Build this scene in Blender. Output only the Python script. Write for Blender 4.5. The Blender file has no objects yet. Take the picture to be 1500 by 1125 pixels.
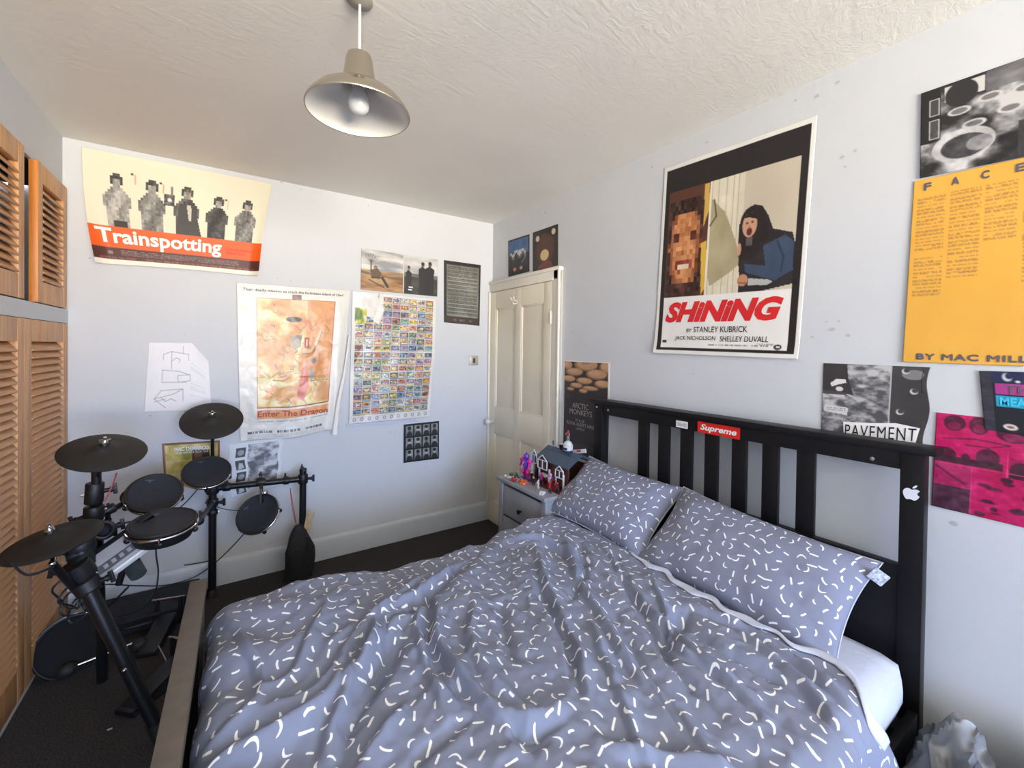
import bpy, bmesh, math, random
import numpy as np
from mathutils import Vector, Matrix
random.seed(7); rng = np.random.default_rng(7)
PI = math.pi
S = bpy.context.scene
# ---------------------------------------------------------------- camera
cam = bpy.data.cameras.new('camera'); co = bpy.data.objects.new('camera', cam)
S.collection.objects.link(co); S.camera = co
cam.sensor_fit = 'HORIZONTAL'; cam.sensor_width = 36.0
cam.lens = 625.93 / 1500 * 36.0
cam.shift_y = -(562.5 - 517.1) / 1500
cam.clip_start = .02
_yaw, _pit, _rol = .5922, -.0113, .0130
_f = Vector((math.sin(_yaw)*math.cos(_pit), math.cos(_yaw)*math.cos(_pit), math.sin(_pit)))
_r = Vector((math.cos(_yaw), -math.sin(_yaw), 0)); _u = _r.cross(_f)
_R = _r*math.cos(_rol) + _u*math.sin(_rol); _U = -_r*math.sin(_rol) + _u*math.cos(_rol)
M = Matrix((( _R.x, _U.x, -_f.x, -1.9955), (_R.y, _U.y, -_f.y, -3.2961), (_R.z, _U.z, -_f.z, 1.5385), (0,0,0,1)))
co.matrix_world = M
# ---------------------------------------------------------------- world, lights, exposure
SKYS = 11.0
w = bpy.data.worlds.new('sky'); S.world = w; w.use_nodes = True
_n = w.node_tree.nodes; _l = w.node_tree.links; _bg = _n['Background']; _bg.inputs[1].default_value = SKYS
_tc0 = _n.new('ShaderNodeTexCoord'); _sx = _n.new('ShaderNodeSeparateXYZ'); _l.new(_tc0.outputs['Generated'], _sx.inputs[0])
_mr = _n.new('ShaderNodeMapRange'); _mr.inputs['From Min'].default_value = -.03; _mr.inputs['From Max'].default_value = .03; _l.new(_sx.outputs['Z'], _mr.inputs['Value'])
_mx = _n.new('ShaderNodeMix'); _mx.data_type = 'RGBA'; _l.new(_mr.outputs[0], _mx.inputs['Factor'])
_mx.inputs[6].default_value = (2.9, 2.60, 2.16, 1)      # sunlit ground and facades below the horizon
_mx.inputs[7].default_value = (.62, .88, 1.42, 1)       # blue sky above it
_l.new(_mx.outputs[2], _bg.inputs[0])
_p = bpy.data.lights.new('window_portal', 'AREA'); _p.shape = 'RECTANGLE'; _p.size = 1.98; _p.size_y = 1.54; _p.cycles.is_portal = True
_po = bpy.data.objects.new('window_portal', _p); S.collection.objects.link(_po); _po.location = (-1.5, -7.43, 1.6); _po.rotation_euler = (math.radians(90), 0, 0)
S.view_settings.view_transform = 'Standard'; S.view_settings.look = 'None'
S.view_settings.gamma = 1; S.view_settings.use_curve_mapping = False
S.view_settings.exposure = 1.03
# ---------------------------------------------------------------- materials
def lin(c):
    return tuple(((v/255)/12.92 if v/255 <= .04045 else ((v/255+.055)/1.055)**2.4) for v in c)
class NT:
    def __init__(s, name):
        s.m = bpy.data.materials.new(name); s.m.use_nodes = True; s.t = s.m.node_tree
        s.b = s.t.nodes['Principled BSDF']
    def n(s, typ, **k):
        x = s.t.nodes.new(typ)
        for a, b in k.items(): setattr(x, a, b)
        return x
    def l(s, a, b): s.t.links.new(a, b)
    def math(s, op, a, b=None, c=None):
        x = s.n('ShaderNodeMath', operation=op)
        for i, v in enumerate((a, b, c)):
            if v is None: continue
            if isinstance(v, (int, float)): x.inputs[i].default_value = v
            else: s.l(v, x.inputs[i])
        return x.outputs[0]
    def coord(s, out='Object', scale=(1,1,1)):
        t = s.n('ShaderNodeTexCoord'); mp = s.n('ShaderNodeMapping'); mp.inputs['Scale'].default_value = scale
        s.l(t.outputs[out], mp.inputs[0]); return mp.outputs[0]
    def noise(s, v, scale, detail=4, rough=.5):
        x = s.n('ShaderNodeTexNoise'); x.inputs['Scale'].default_value = scale
        x.inputs['Detail'].default_value = detail; x.inputs['Roughness'].default_value = rough
        s.l(v, x.inputs['Vector']); return x.outputs['Fac']
    def ramp(s, f, stops):
        x = s.n('ShaderNodeValToRGB'); e = x.color_ramp.elements
        while len(e) < len(stops): e.new(.5)
        for i, (p, c) in enumerate(stops): e[i].position = p; e[i].color = (*lin(c), 1)
        s.l(f, x.inputs[0]); return x.outputs[0]
    def bump(s, h, strength, dist):
        x = s.n('ShaderNodeBump'); x.inputs['Strength'].default_value = strength; x.inputs['Distance'].default_value = dist
        s.l(h, x.inputs['Height']); s.l(x.outputs[0], s.b.inputs['Normal'])
def mat(name, c, rough=.6, metal=0., var=0., vscale=30, bump=0., bscale=200, bdist=.002, spec=.5, sheen=0., alpha=1, trans=0):
    k = NT(name); b = k.b
    b.inputs['Roughness'].default_value = rough; b.inputs['Metallic'].default_value = metal
    b.inputs['Specular IOR Level'].default_value = spec
    b.inputs['Transmission Weight'].default_value = trans
    if sheen: b.inputs['Sheen Weight'].default_value = sheen
    v = k.coord()
    if var:
        lo = tuple(max(0, x*(1-var)) for x in c); hi = tuple(min(255, x*(1+var)) for x in c)
        k.l(k.ramp(k.noise(v, vscale), [(.3, lo), (.7, hi)]), b.inputs['Base Color'])
    else:
        k.l(k.ramp(k.noise(v, 15), [(.3, tuple(x*.985 for x in c)), (.7, c)]), b.inputs['Base Color'])
    if bump: k.bump(k.noise(v, bscale, 5), bump, bdist)
    if alpha < 1: b.inputs['Alpha'].default_value = alpha
    return k.m
def wall_mat(name, c):
    k = NT(name); v = k.coord()
    k.l(k.ramp(k.noise(v, 1.7, 6, .6), [(.3, tuple(x*.975 for x in c)), (.7, c)]), k.b.inputs['Base Color'])
    k.b.inputs['Roughness'].default_value = .75
    k.bump(k.noise(v, 38, 6, .65), .18, .004); return k.m
def ceil_mat():
    k = NT('textured_plaster'); v = k.coord(scale=(1, 1, 1))
    n0 = k.noise(v, 5, 3)
    mx = k.n('ShaderNodeVectorMath', operation='MULTIPLY_ADD'); k.l(v, mx.inputs[0]); mx.inputs[1].default_value = (1, 3.2, 1)
    cmb = k.n('ShaderNodeCombineXYZ'); k.l(k.math('MULTIPLY', n0, 1.2), cmb.inputs[0]); k.l(k.math('MULTIPLY', n0, .8), cmb.inputs[1]); k.l(cmb.outputs[0], mx.inputs[2])
    h = k.noise(mx.outputs[0], 14, 8, .68)
    k.l(k.ramp(k.noise(v, 1.3, 4), [(.3, (233, 231, 226)), (.7, (240, 238, 233))]), k.b.inputs['Base Color'])
    k.b.inputs['Roughness'].default_value = .85
    k.bump(h, .32, .010); return k.m
def pine(name, sc, c0, c1, c2):
    k = NT(name); v = k.coord(scale=sc)
    f = k.noise(v, 1.0, 6, .6)
    k.l(k.ramp(f, [(.25, c0), (.5, c1), (.75, c2)]), k.b.inputs['Base Color'])
    k.b.inputs['Roughness'].default_value = .45; k.bump(f, .12, .002); return k.m
M_wall = wall_mat('wall_paint', (206, 210, 216))
M_ceil = ceil_mat()
M_carpet = mat('charcoal_carpet', (64, 61, 60), .95, var=.28, vscale=160, bump=.8, bscale=420, bdist=.006, spec=.1)
M_gloss = mat('white_gloss_paint', (232, 228, 216), .3, bump=.05, bscale=60)
M_door = mat('cream_door_paint', (231, 225, 205), .35, var=.02, vscale=3, bump=.06, bscale=40)
M_skirt = mat('skirting_paint', (198, 208, 220), .35, bump=.05, bscale=50)
PC = ((172, 120, 74), (204, 152, 102), (222, 176, 126))
M_pineV = pine('pine_upright', (60, 60, 3.5), *PC)
M_pineH = pine('pine_slat', (30, 3.5, 70), (164, 112, 68), (200, 146, 94), (220, 172, 120))
M_pineE = pine('pine_edge', (60, 60, 3), (196, 116, 46), (216, 134, 58), (226, 150, 72))
M_black = mat('black_stained_wood', (17, 16, 18), .45, spec=.3, var=.15, vscale=40, bump=.05, bscale=120)
M_foot = mat('grey_brown_wood', (98, 90, 82), .5, var=.06, vscale=30, bump=.06, bscale=150)
M_tube = mat('black_steel_tube', (16, 17, 20), .38, var=.08, vscale=20)
M_plas = mat('black_plastic', (17, 17, 20), .5, bump=.1, bscale=300)
M_rub = mat('black_rubber', (31, 30, 28), .62, var=.06, vscale=18, bump=.15, bscale=500, bdist=.001)
M_mesh = mat('pad_head', (31, 35, 46), .7, var=.05, bump=.3, bscale=900, bdist=.0006)
M_chrome = mat('chrome', (205, 205, 208), .16, 1.0, bump=.02)
M_cable = mat('cable_rubber', (26, 34, 40), .5)
M_red = mat('red_cord', (176, 72, 74), .7)
M_bag = mat('black_nylon', (22, 24, 30), .7, var=.2, vscale=40, bump=.5, bscale=60, bdist=.008)
M_stick = mat('beech_stick', (206, 184, 148), .5, var=.06)
M_brushed = mat('brushed_nickel', (200, 192, 174), .2, 1.0, bump=.03, bscale=80)
M_enam = mat('white_enamel', (226, 224, 218), .25)
M_bulb = mat('opal_glass', (226, 228, 228), .12, spec=.7)
M_flex = mat('white_flex', (232, 226, 210), .4)
M_grey = mat('grey_furniture_paint', (142, 145, 152), .42, var=.04, vscale=8, bump=.04, bscale=100)
M_sheet = mat('white_sheet', (196, 202, 218), .85, bump=.3, bscale=40, bdist=.006, spec=.2)
M_slab = mat('module_grey', (158, 158, 160), .45)
M_dark = mat('dark_cavity', (34, 30, 28), .9)
def flat(name, c, rough=.55, metal=0): return mat(name, c, rough, metal)
M_ink = flat('black_ink', (24, 22, 24)); M_white = flat('white_ink', (240, 240, 238)); M_grin = flat('grey_ink', (176, 172, 168))
M_inkred = flat('red_ink', (214, 34, 38)); M_inkor = flat('brick_ink', (178, 60, 34)); M_inkblue = flat('slate_ink', (92, 88, 96))
M_bag2 = mat('thin_plastic_film', (132, 136, 142), .28, var=.12, vscale=9, alpha=.8, bump=.4, bscale=14, bdist=.02)
M_green = mat('green_grey_tape', (92, 108, 104), .6)
def print_mat(name, rough=.42, bump=0.):
    k = NT(name); a = k.n('ShaderNodeAttribute', attribute_name='Col'); k.l(a.outputs['Color'], k.b.inputs['Base Color'])
    k.b.inputs['Roughness'].default_value = rough
    if bump: k.bump(k.noise(k.coord(), 9, 4), bump, .02)
    return k.m
M_print = print_mat('printed_paper'); M_printg = print_mat('glossy_creased_paper', .32, .22)
def sprinkle(name, base, cell=.046):
    k = NT(name); t = k.n('ShaderNodeTexCoord'); mp = k.n('ShaderNodeMapping'); mp.inputs['Scale'].default_value = (1/cell,)*3
    k.l(t.outputs['UV'], mp.inputs[0]); P = mp.outputs[0]
    vo = k.n('ShaderNodeTexVoronoi', voronoi_dimensions='2D', feature='F1'); vo.inputs['Scale'].default_value = 1; vo.inputs['Randomness'].default_value = .5
    k.l(P, vo.inputs['Vector'])
    sub = k.n('ShaderNodeVectorMath', operation='SUBTRACT'); k.l(P, sub.inputs[0]); k.l(vo.outputs['Position'], sub.inputs[1])
    sp = k.n('ShaderNodeSeparateXYZ'); k.l(sub.outputs[0], sp.inputs[0])
    sc = k.n('ShaderNodeSeparateColor'); k.l(vo.outputs['Color'], sc.inputs[0])
    ang = k.math('MULTIPLY', sc.outputs[0], 6.283); cs = k.math('COSINE', ang); sn = k.math('SINE', ang)
    x = k.math('ADD', k.math('MULTIPLY', sp.outputs[0], cs), k.math('MULTIPLY', sp.outputs[1], sn))
    y = k.math('SUBTRACT', k.math('MULTIPLY', sp.outputs[1], cs), k.math('MULTIPLY', sp.outputs[0], sn))
    kk = k.math('MULTIPLY', k.math('MAXIMUM', k.math('SUBTRACT', sc.outputs[1], .35), 0), 4.2)
    y = k.math('ADD', k.math('SUBTRACT', y, k.math('MULTIPLY', kk, k.math('MULTIPLY', x, x))), k.math('MULTIPLY', kk, .03))
    L = k.math('MULTIPLY_ADD', sc.outputs[2], .20, .12)
    d = k.math('MAXIMUM', k.math('SUBTRACT', k.math('ABSOLUTE', x), L), 0)
    r = k.math('SQRT', k.math('ADD', k.math('MULTIPLY', d, d), k.math('MULTIPLY', y, y)))
    mr = k.n('ShaderNodeMapRange'); mr.inputs['From Min'].default_value = .080; mr.inputs['From Max'].default_value = .055
    k.l(r, mr.inputs['Value'])
    mix = k.n('ShaderNodeMix', data_type='RGBA'); k.l(mr.outputs[0], mix.inputs['Factor'])
    nz = k.ramp(k.noise(k.coord(), 6), [(.3, tuple(v*.97 for v in base)), (.7, base)])
    k.l(nz, mix.inputs[6]); mix.inputs[7].default_value = (*lin((240, 242, 244)), 1)
    k.l(mix.outputs[2], k.b.inputs['Base Color']); k.b.inputs['Roughness'].default_value = .85
    k.b.inputs['Specular IOR Level'].default_value = .25
    k.bump(k.noise(k.coord(), 32, 5), .22, .006)
    return k.m
M_duvet = sprinkle('grey_sprinkle_cotton', (129, 136, 158)); M_pillow = sprinkle('grey_sprinkle_pillowcase', (130, 135, 156), .042)
# ---------------------------------------------------------------- geometry helpers
class G:
    """collects simple shapes into one mesh"""
    def __init__(s): s.v = []; s.f = []
    def add(s, v, f):
        o = len(s.v); s.v += [tuple(p) for p in v]; s.f += [tuple(i+o for i in q) for q in f]; return s
    def bm(s, b, mtx=None):
        if mtx is not None: bmesh.ops.transform(b, matrix=mtx, verts=b.verts)
        b.verts.ensure_lookup_table(); b.verts.index_update()
        s.add([v.co[:] for v in b.verts], [[v.index for v in f.verts] for f in b.faces]); b.free(); return s
    def box(s, x0, x1, y0, y1, z0, z1, bev=0., mtx=None):
        b = bmesh.new(); bmesh.ops.create_cube(b, size=1)
        bmesh.ops.transform(b, matrix=Matrix.Translation(((x0+x1)/2, (y0+y1)/2, (z0+z1)/2)) @ Matrix.Diagonal((abs(x1-x0), abs(y1-y0), abs(z1-z0), 1)), verts=b.verts)
        if bev: bmesh.ops.bevel(b, geom=b.edges[:], offset=bev, segments=2, affect='EDGES', profile=.6)
        return s.bm(b, mtx)
    def lathe(s, prof, base=(0,0,0), axis=(0,0,1), n=28, cap=True):
        m = frame(base, axis); v = []; f = []
        for r, z in prof:
            for i in range(n):
                a = 2*PI*i/n; v.append(m @ Vector((r*math.cos(a), r*math.sin(a), z)))
        for j in range(len(prof)-1):
            for i in range(n):
                k = (i+1) % n; f.append((j*n+i, j*n+k, (j+1)*n+k, (j+1)*n+i))
        if cap: f.append(tuple(range(n))[::-1]); f.append(tuple((len(prof)-1)*n+i for i in range(n)))
        return s.add(v, f)
    def rod(s, a, b, r, r2=None, n=14):
        a = Vector(a); b = Vector(b); d = (b-a).length
        return s.lathe([(r, 0), (r2 if r2 is not None else r, d)], a, b-a, n)
    def tube(s, pts, r, n=8, closed=False):
        P = [Vector(p) for p in pts]; N = len(P); v = []; f = []; up = Vector((0,0,1)); last = None
        for i, p in enumerate(P):
            if closed: t = P[(i+1) % N] - P[i-1]
            else: t = P[min(i+1, N-1)] - P[max(i-1, 0)]
            t.normalize()
            u = (last - t*last.dot(t)) if last is not None else t.cross(up if abs(t.z) < .9 else Vector((1,0,0)))
            u.normalize(); last = u; w2 = t.cross(u)
            for k in range(n):
                a = 2*PI*k/n; v.append(p + (u*math.cos(a) + w2*math.sin(a))*r)
        for i in range(N if closed else N-1):
            j = (i+1) % N
            for k in range(n):
                q = (k+1) % n; f.append((i*n+k, i*n+q, j*n+q, j*n+k))
        if not closed: f.append(tuple(range(n))[::-1]); f.append(tuple((N-1)*n+k for k in range(n)))
        return s.add(v, f)
    def sph(s, c, r, sc=(1,1,1), seg=14):
        b = bmesh.new(); bmesh.ops.create_uvsphere(b, u_segments=seg, v_segments=max(6, seg//2+2), radius=r)
        return s.bm(b, Matrix.Translation(c) @ Matrix.Diagonal((*sc, 1)))
def frame(base, axis):
    z = Vector(axis).normalized(); x = z.cross(Vector((0,0,1)))
    if x.length < 1e-4: x = Vector((1,0,0))
    x.normalize(); y = z.cross(x)
    m = Matrix((x, y, z)).transposed().to_4x4(); m.translation = Vector(base); return m
def spline(pts, n=8):
    P = [Vector(p) for p in pts]; out = []
    for i in range(len(P)-1):
        p0 = P[max(i-1, 0)]; p1 = P[i]; p2 = P[i+1]; p3 = P[min(i+2, len(P)-1)]
        for k in range(n):
            t = k/n; out.append(.5*((2*p1) + (p2-p0)*t + (2*p0-5*p1+4*p2-p3)*t*t + (3*p1-p0-3*p2+p3)*t**3))
    out.append(P[-1]); return out
def mk(name, g, m, parent=None, smooth=35, world=True):
    me = bpy.data.meshes.new(name); me.from_pydata(g.v, [], g.f); me.validate(); me.update()
    if smooth:
        me.polygons.foreach_set('use_smooth', [True]*len(me.polygons)); me.set_sharp_from_angle(angle=math.radians(smooth))
    if m: me.materials.append(m)
    o = bpy.data.objects.new(name, me); S.collection.objects.link(o)
    if parent:
        o.parent = parent
        if world: o.matrix_parent_inverse = pworld(parent).inverted()
    return o
def pworld(o):
    m = Matrix.Translation(o.location) @ o.rotation_euler.to_matrix().to_4x4()
    if o.parent: m = pworld(o.parent) @ o.matrix_parent_inverse @ m
    return m
def tag(o, label, cat, group=None):
    o['label'] = label; o['category'] = cat
    if group: o['group'] = group
    return o
def thing(name, label, cat, loc=(0,0,0), group=None):
    o = bpy.data.objects.new(name, None); S.collection.objects.link(o); o.location = loc; o.empty_display_size = .1
    return tag(o, label, cat, group)
def struct(name, g, m, parent=None, smooth=30):
    o = mk(name, g, m, parent, smooth)
    if not parent: o['kind'] = 'structure'
    return o
def copy_part(o, parent, loc=None):
    c = o.copy(); S.collection.objects.link(c); c.parent = parent
    if loc is not None: c.location = loc
    return c
def fbm(x, y, oct=4, seed=0):
    r = np.random.default_rng(seed); out = np.zeros_like(x, dtype=float); amp = 1; tot = 0
    for o in range(oct):
        t = r.random((64, 64)); xi = np.floor(x).astype(int); yi = np.floor(y).astype(int); fx = x-xi; fy = y-yi
        fx = fx*fx*(3-2*fx); fy = fy*fy*(3-2*fy)
        a = t[xi % 64, yi % 64]; b = t[(xi+1) % 64, yi % 64]; c = t[xi % 64, (yi+1) % 64]; d = t[(xi+1) % 64, (yi+1) % 64]
        out += amp*((a*(1-fx)+b*fx)*(1-fy) + (c*(1-fx)+d*fx)*fy - .5); tot += amp; amp *= .5; x = x*2.03+7; y = y*2.03+3
    return out/tot*2
H = 2.65; W = 2.7285; Y1 = -7.4
# ---------------------------------------------------------------- room shell
struct('floor', G().box(-W-.5, .1, Y1-.1, .1, -.1, 0), M_carpet)
struct('ceiling', G().box(-W-.5, .1, Y1-.1, .1, H, H+.1), M_ceil)
struct('wall_back', G().box(-W-.5, .12, 0, .12, 0, H), M_wall)
struct('wall_right', G().box(0, .12, Y1, 0, 0, H), M_wall)
g = G()
g.box(-W-.1, -W, Y1, -1.828, 0, H); g.box(-W-.1, -W, -1.9, 0, 2.372, H); g.box(-W-.1, -2.706, -1.828, 0, 1.642, 1.716); g.box(-W-.1, -W, -.02, 0, 0, 2.372)
struct('wall_left', g, M_wall)
g = G(); g.box(-W, -2.52, Y1-.1, Y1, 0, H); g.box(-.48, 0, Y1-.1, Y1, 0, H); g.box(-2.52, -.48, Y1-.1, Y1, 0, .80); g.box(-2.52, -.48, Y1-.1, Y1, 2.4, H)
struct('wall_near', g, M_wall)
wf = G()
for x0, x1, z0, z1 in ((-2.52, -2.46, .80, 2.4), (-.54, -.48, .80, 2.4), (-2.46, -.54, .80, .86), (-2.46, -.54, 2.34, 2.4), (-1.53, -1.47, .86, 2.34)): wf.box(x0, x1, Y1-.08, Y1-.03, z0, z1, .004)
struct('window_1', wf, M_gloss)
# skirting boards with a rounded upper edge
def skirt_prof(): return [(0, 0), (.018, 0), (.018, .135), (.014, .152), (.007, .161), (0, .163)]
def skirting(name, a, b, nrm):
    g = G(); p = skirt_prof(); v = [(a[0]+nrm[0]*d, a[1]+nrm[1]*d, z) for d, z in p] + [(b[0]+nrm[0]*d, b[1]+nrm[1]*d, z) for d, z in p]
    n = len(p); g.add(v, [(i, (i+1) % n, n+(i+1) % n, n+i) for i in range(n)] + [tuple(range(n))[::-1], tuple(range(n, 2*n))])
    return struct(name, g, M_skirt)
skirting('baseboard_back', (-2.70, 0), (-.045, 0), (0, -1))
skirting('baseboard_right', (0, -.966), (0, Y1), (-1, 0))
# ---------------------------------------------------------------- door and architrave on the right wall
g = G(); g.box(-.012, .03, -.872, -.030, .004, 2.03)      # slab core
PY = [(-.135, -.375), (-.515, -.775)]; PZ = [(1.02, 1.86), (.20, .74)]
YL, YR = -.022, -.872
st = G()
for y0, y1 in ((YL, -.112), (-.415, -.495), (-.79, YR)): st.box(-.03, -.010, y1, y0, .004, 2.03, .002)
for z0, z1 in ((.004, .20), (.80, 1.02), (1.88, 2.03)): st.box(-.0295, -.010, YR, YL, z0, z1, .002)
door = struct('door_1', g.add(st.v, st.f), M_door)
for (y0, y1) in ((-.112, -.415), (-.495, -.79)):
    for (z0, z1) in ((1.02, 1.88), (.20, .80)):
        p = G(); p.box(-.017, -.009, y1+.002, y0-.002, z0+.002, z1-.002, .002)
        for a in (0, 1):   # bead moulding round the panel
            p.box(-.026, -.012, (y0-.012 if a else y1), (y0 if a else y1+.012), z0, z1, .003)
            p.box(-.026, -.012, y1, y0, (z1-.012 if a else z0), (z1 if a else z0+.012), .003)
        mk('door_panel', p, M_door, door)
h = mk('door_knob', G().lathe([(.022, 0), (.022, .004), (.009, .006), (.009, .022), (.022, .028), (.028, .040), (.026, .052), (.014, .060), (0.002, .062)], (-.03, -.062, .885), (-1, 0, 0), 20), M_gloss, door)
h['label'] = 'round white door knob'
mk('keyhole_plate', G().box(-.034, -.029, -.11, -.098, .872, .90, .001), M_chrome, door)
hk = G(); hk.box(-.034, -.029, -.452, -.430, 1.90, 1.925, .002); hk.tube(spline([(-.032, -.44, 1.905), (-.06, -.44, 1.895), (-.07, -.44, 1.91)]), .004); hk.tube(spline([(-.032, -.44, 1.92), (-.075, -.425, 1.925), (-.08, -.42, 1.95)]), .004); hk.tube(spline([(-.032, -.44, 1.92), (-.075, -.46, 1.925), (-.08, -.465, 1.95)]), .004)
mk('coat_hook', hk, M_enam, door)
for z in (1.72, .30): mk('hinge', G().lathe([(.007, 0), (.007, .09)], (-.032, -.874, z), (0, 0, 1), 10), M_gloss, door)
def arch(name, g): return struct(name, g, M_gloss)
g = G(); g.box(-.030, 0, -.966, -.895, 0, 2.115, .006); g.box(-.038, 0, -.966, -.95, 0, 2.118, .004); g.box(-.028, 0, -.895, -.8735, 0, 2.035)
arch('trim_1', g)
g = G(); g.box(-.030, 0, -.966, -.002, 2.035, 2.118, .006); g.box(-.040, 0, -.972, -.002, 2.100, 2.124, .004); g.box(-.036, 0, -.895, -.022, 2.033, 2.052, .004)
arch('trim_2', g)
g = G(); g.box(-.045, -.002, -.022, -.001, 0, 2.035, .003); arch('trim_3', g)
# ---------------------------------------------------------------- fitted louvred cupboards on the left
wr = thing('louvred_cupboard', 'fitted pine cupboards with louvred doors filling the left wall', 'cupboard', (-2.72, -.6, 0))
XF = -2.706
g = G(); g.box(-3.2, -3.18, -1.9, 0, 0, 2.37); g.box(-3.2, -2.745, -1.9, -1.88, 0, 2.37); g.box(-3.2, -2.74, -1.88, -.01, 1.66, 1.69); g.box(-3.2, -2.745, -1.88, -.02, 2.355, 2.372)
mk('cupboard_interior', g, M_dark, wr)
def louvre_door(y0, y1, z0, z1, sw=.078, top=.10, bot=.13, pitch=.034, xf=XF, th=.031, flip=1, midrail=None):
    """y0 > y1; stiles and rails as one frame, each slat its own piece"""
    g = G(); xb = xf-th
    g.box(xb, xf, y0-sw, y0, z0, z1, .003); g.box(xb, xf, y1, y1+sw, z0, z1, .003)
    g.box(xb, xf-.001, y1+sw, y0-sw, z1-top, z1, .003); g.box(xb, xf-.001, y1+sw, y0-sw, z0, z0+bot, .003)
    zz = [(z0+bot, z1-top)]
    if midrail:
        g.box(xb, xf-.001, y1+sw, y0-sw, midrail-.05, midrail+.05, .003); zz = [(z0+bot, midrail-.05), (midrail+.05, z1-top)]
    d = mk('door', g, M_pineV, wr)
    # rounded bead on each slat: thin board tilted
    L = (y0-sw)-(y1+sw); sg = G(); sg.box(-.0045, .0045, -L/2+.001, L/2-.001, -.025, .025, .0025)
    proto = None; yc = (y0+y1)/2
    for a, b in zz:
        n = int((b-a)/pitch); off = ((b-a)-(n-1)*pitch)/2
        for i in range(n):
            z = a+off+i*pitch
            if proto is None:
                proto = mk('slat', sg, M_pineH, None, 30); o = proto
            else:
                o = proto.copy(); S.collection.objects.link(o)
            o.parent = d; o.location = (xf-.015, yc, z); o.rotation_euler = (0, -math.radians(40)*flip, 0)
    return d
dU = louvre_door(-.022, -.452, 1.722, 2.372, sw=.062, top=.09, bot=.10)
eg = G().box(XF-.0305, XF-.001, -.4545, -.4515, 1.724, 2.370, .001); e = mk('door_edge', eg, M_pineE, wr); e['label'] = 'bright orange pine door edge'
louvre_door(-.614, -1.05, 1.722, 2.372, sw=.062, top=.09, bot=.10)
louvre_door(-1.056, -1.44, 1.722, 2.372, sw=.062, top=.09, bot=.10)
louvre_door(-1.445, -1.822, 1.722, 2.372, sw=.062, top=.09, bot=.10)
louvre_door(-.006, -.606, .03, 1.640, sw=.075, top=.10, bot=.14, flip=1)
louvre_door(-.612, -1.21, .03, 1.640, sw=.075, top=.10, bot=.14, flip=1)
louvre_door(-1.216, -1.82, .03, 1.640, sw=.075, top=.10, bot=.14, flip=1)
mk('plinth', G().box(-2.74, -2.712, -1.88, -.01, 0, .03), M_gloss, wr)
# little blu-tack and scuff marks on the walls
def spots(parent, L, back):
    g = G()
    for h_, z, r in L:
        n = 9; rr = [r*random.uniform(.75, .95) for _ in range(n)]
        P = [(h_+rr[i]*math.cos(2*PI*i/n), z+rr[i]*.8*math.sin(2*PI*i/n)) for i in range(n)]
        v = [((a, -.0012, b) if back else (-.0012, a, b)) for a, b in P] + [((a, .001, b) if back else (.001, a, b)) for a, b in P]
        g.add(v, [tuple(range(n)), tuple(range(n, 2*n))[::-1]] + [(i, n+i, n+(i+1) % n, (i+1) % n) for i in range(n)])
    o = mk('putty_mark', g, M_spot, parent, 0); o['kind'] = 'stuff'
M_spot = mat('putty_stain', (182, 184, 186), .8)
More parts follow.
